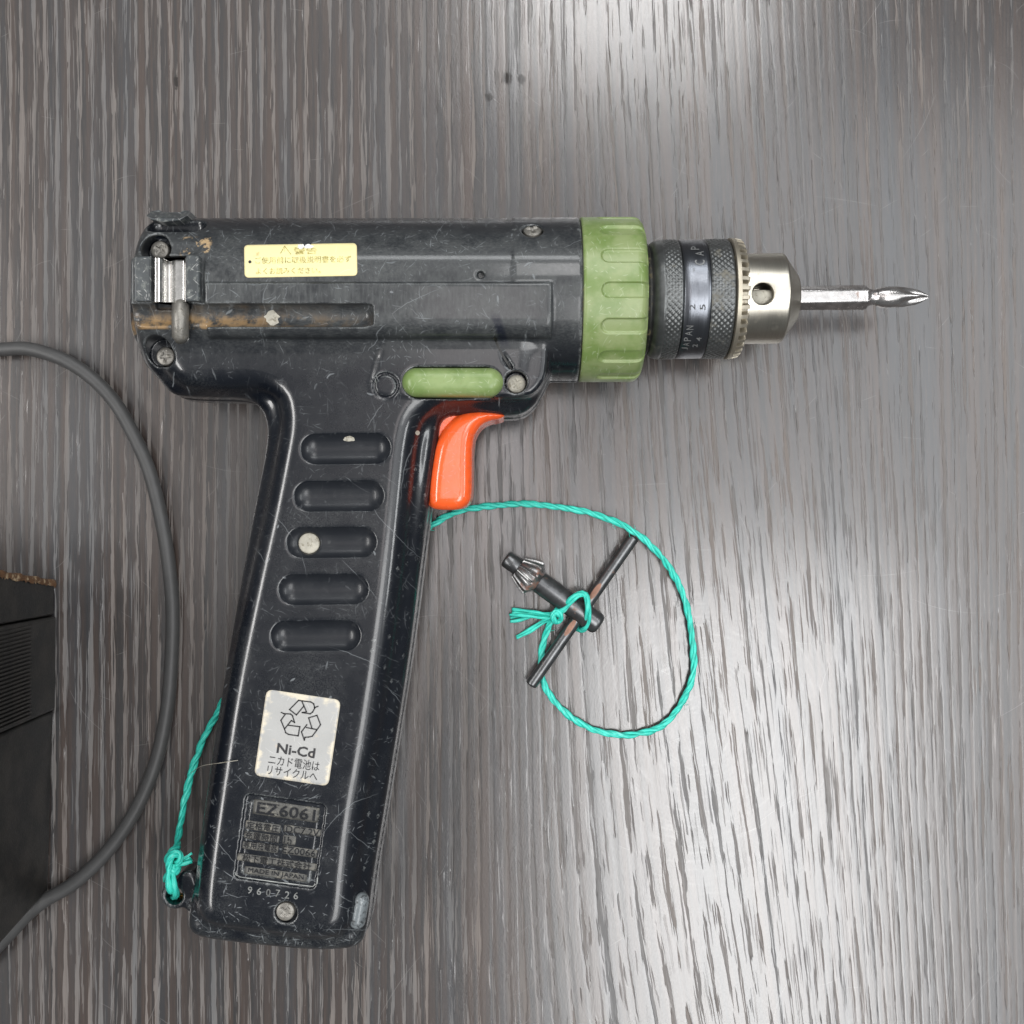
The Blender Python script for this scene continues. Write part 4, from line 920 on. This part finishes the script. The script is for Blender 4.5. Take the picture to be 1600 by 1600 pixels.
# ------------------------------------------------------------------ power cord and the black box
cable = thing('power_cord', 'grey rubber power cord curving round the black box at the left edge', 'cable')
cp_ = [P(-150, 560, 14), P(-60, 548, 16), P(0, 546, 20), P(45, 546, 26), P(95, 560, 30), P(140, 587, 28), P(178, 628, 24), P(208, 678, 20), P(232, 735, 17), P(252, 810, 15), P(264, 880, 14), P(269, 950, 14), P(268, 1030, 14), P(261, 1110, 14), P(243, 1190, 15), P(214, 1262, 16), P(170, 1328, 18), P(118, 1378, 20), P(70, 1408, 22), P(40, 1432, 22), P(5, 1470, 22), P(-60, 1530, 20), P(-200, 1600, 16)]
cp_ = [(x_ + random.uniform(-.7, .7), y_ + random.uniform(-.7, .7), z_) for x_, y_, z_ in cp_]
tube('cord_sheath', cr_spline(cp_, 7), 10.6, M['cable'], cable, nseg=24)

box = thing('charger_box', 'scuffed black plastic box with ribbed vents standing at the left edge', 'charger')
def quadbox(name, bot, topc, z0_, z1_, mat, parent, bev=3, nseg=3):
    V = [(x, y, z0_) for x, y in bot] + [(x, y, z1_) for x, y in topc]; F = [(3, 2, 1, 0), (4, 5, 6, 7)] + [(i, (i + 1) % 4, 4 + (i + 1) % 4, 4 + i) for i in range(4)]
    o = link_mesh(name, V, F, mat, parent, False); 
    if bev:
        b = o.modifiers.new('b', 'BEVEL'); b.width = bev * S; b.segments = nseg
        for p in o.data.polygons: p.use_smooth = True
        o.data.set_sharp_from_angle(angle=math.radians(30))
    return o
ZB = 420
bxb = P(88, 905)[1]
quadbox('case', [(-1150, -595), (-724, -591), (-716, -310), (-1150, -310)], [(-1150, -662), (-714, -634), (-710, -310), (-1150, -310)], 1, ZB, M['box'], box, 5)
quadbox('vent_panel', [(-1150, -309), (-713, -309), (-711, -163), (-1150, -163)], [(-1150, -306), (-707, -306), (-706, -155), (-1150, -155)], 1, ZB + 3, M['box'], box, 4)
quadbox('end_cap', [(-1150, -161), (-715, -161), (-714, -112), (-1150, -112)], [(-1150, -153), (-711, -153), (-711, -57), (-1150, -57)], 1, ZB - 2, M['box'], box, 4)
# ragged corroded rim at the cap's edge
V = []; F = []; n = 60
for i in range(n):
    u = i / (n - 1); z = 4 + u * 250; k = (H - z) / H; xx = -713.0; yy = -112 + 92 * (z / 698) 
    j1 = 1.5 + 1.5 * math.sin(i * .7) * math.sin(i * .23 + 1) + random.uniform(0, .6); j2 = random.uniform(-2, 2)
    V += [(xx + 1.2, yy - 5 + j2, z), (xx + 2.5 + j1 * .3, yy - 1, z), (xx + 1.5, yy + 3.0 + j1, z), (xx - 8, yy + 3.5 + j1, z)]
for i in range(n - 1):
    for q in range(3): a = i * 4 + q; F.append((a, a + 1, a + 5, a + 4))
link_mesh('corroded_rim', V, F, M['rim'], box, True)
rib = None
for i in range(24):
    yy = -168 - i * 5.75
    if rib is None:
        hw = 1.5; V = []
        for (xx, z) in ((-716, 96), (-707.5, 100), (-704.5, 300), (-716, 300)):
            V += [(xx, yy - hw, z), (xx, yy + hw, z)]
        rib = link_mesh('rib', V, [(0, 2, 3, 1), (2, 4, 5, 3), (4, 6, 7, 5), (6, 0, 1, 7), (0, 6, 4, 2), (1, 3, 5, 7)], M['box'], box, False); y00 = yy
        b = rib.modifiers.new('b', 'BEVEL'); b.width = .6 * S; b.segments = 1
    else:
        o = rib.copy(); C.objects.link(o); o.parent = box; o.location.y = (yy - y00) * S
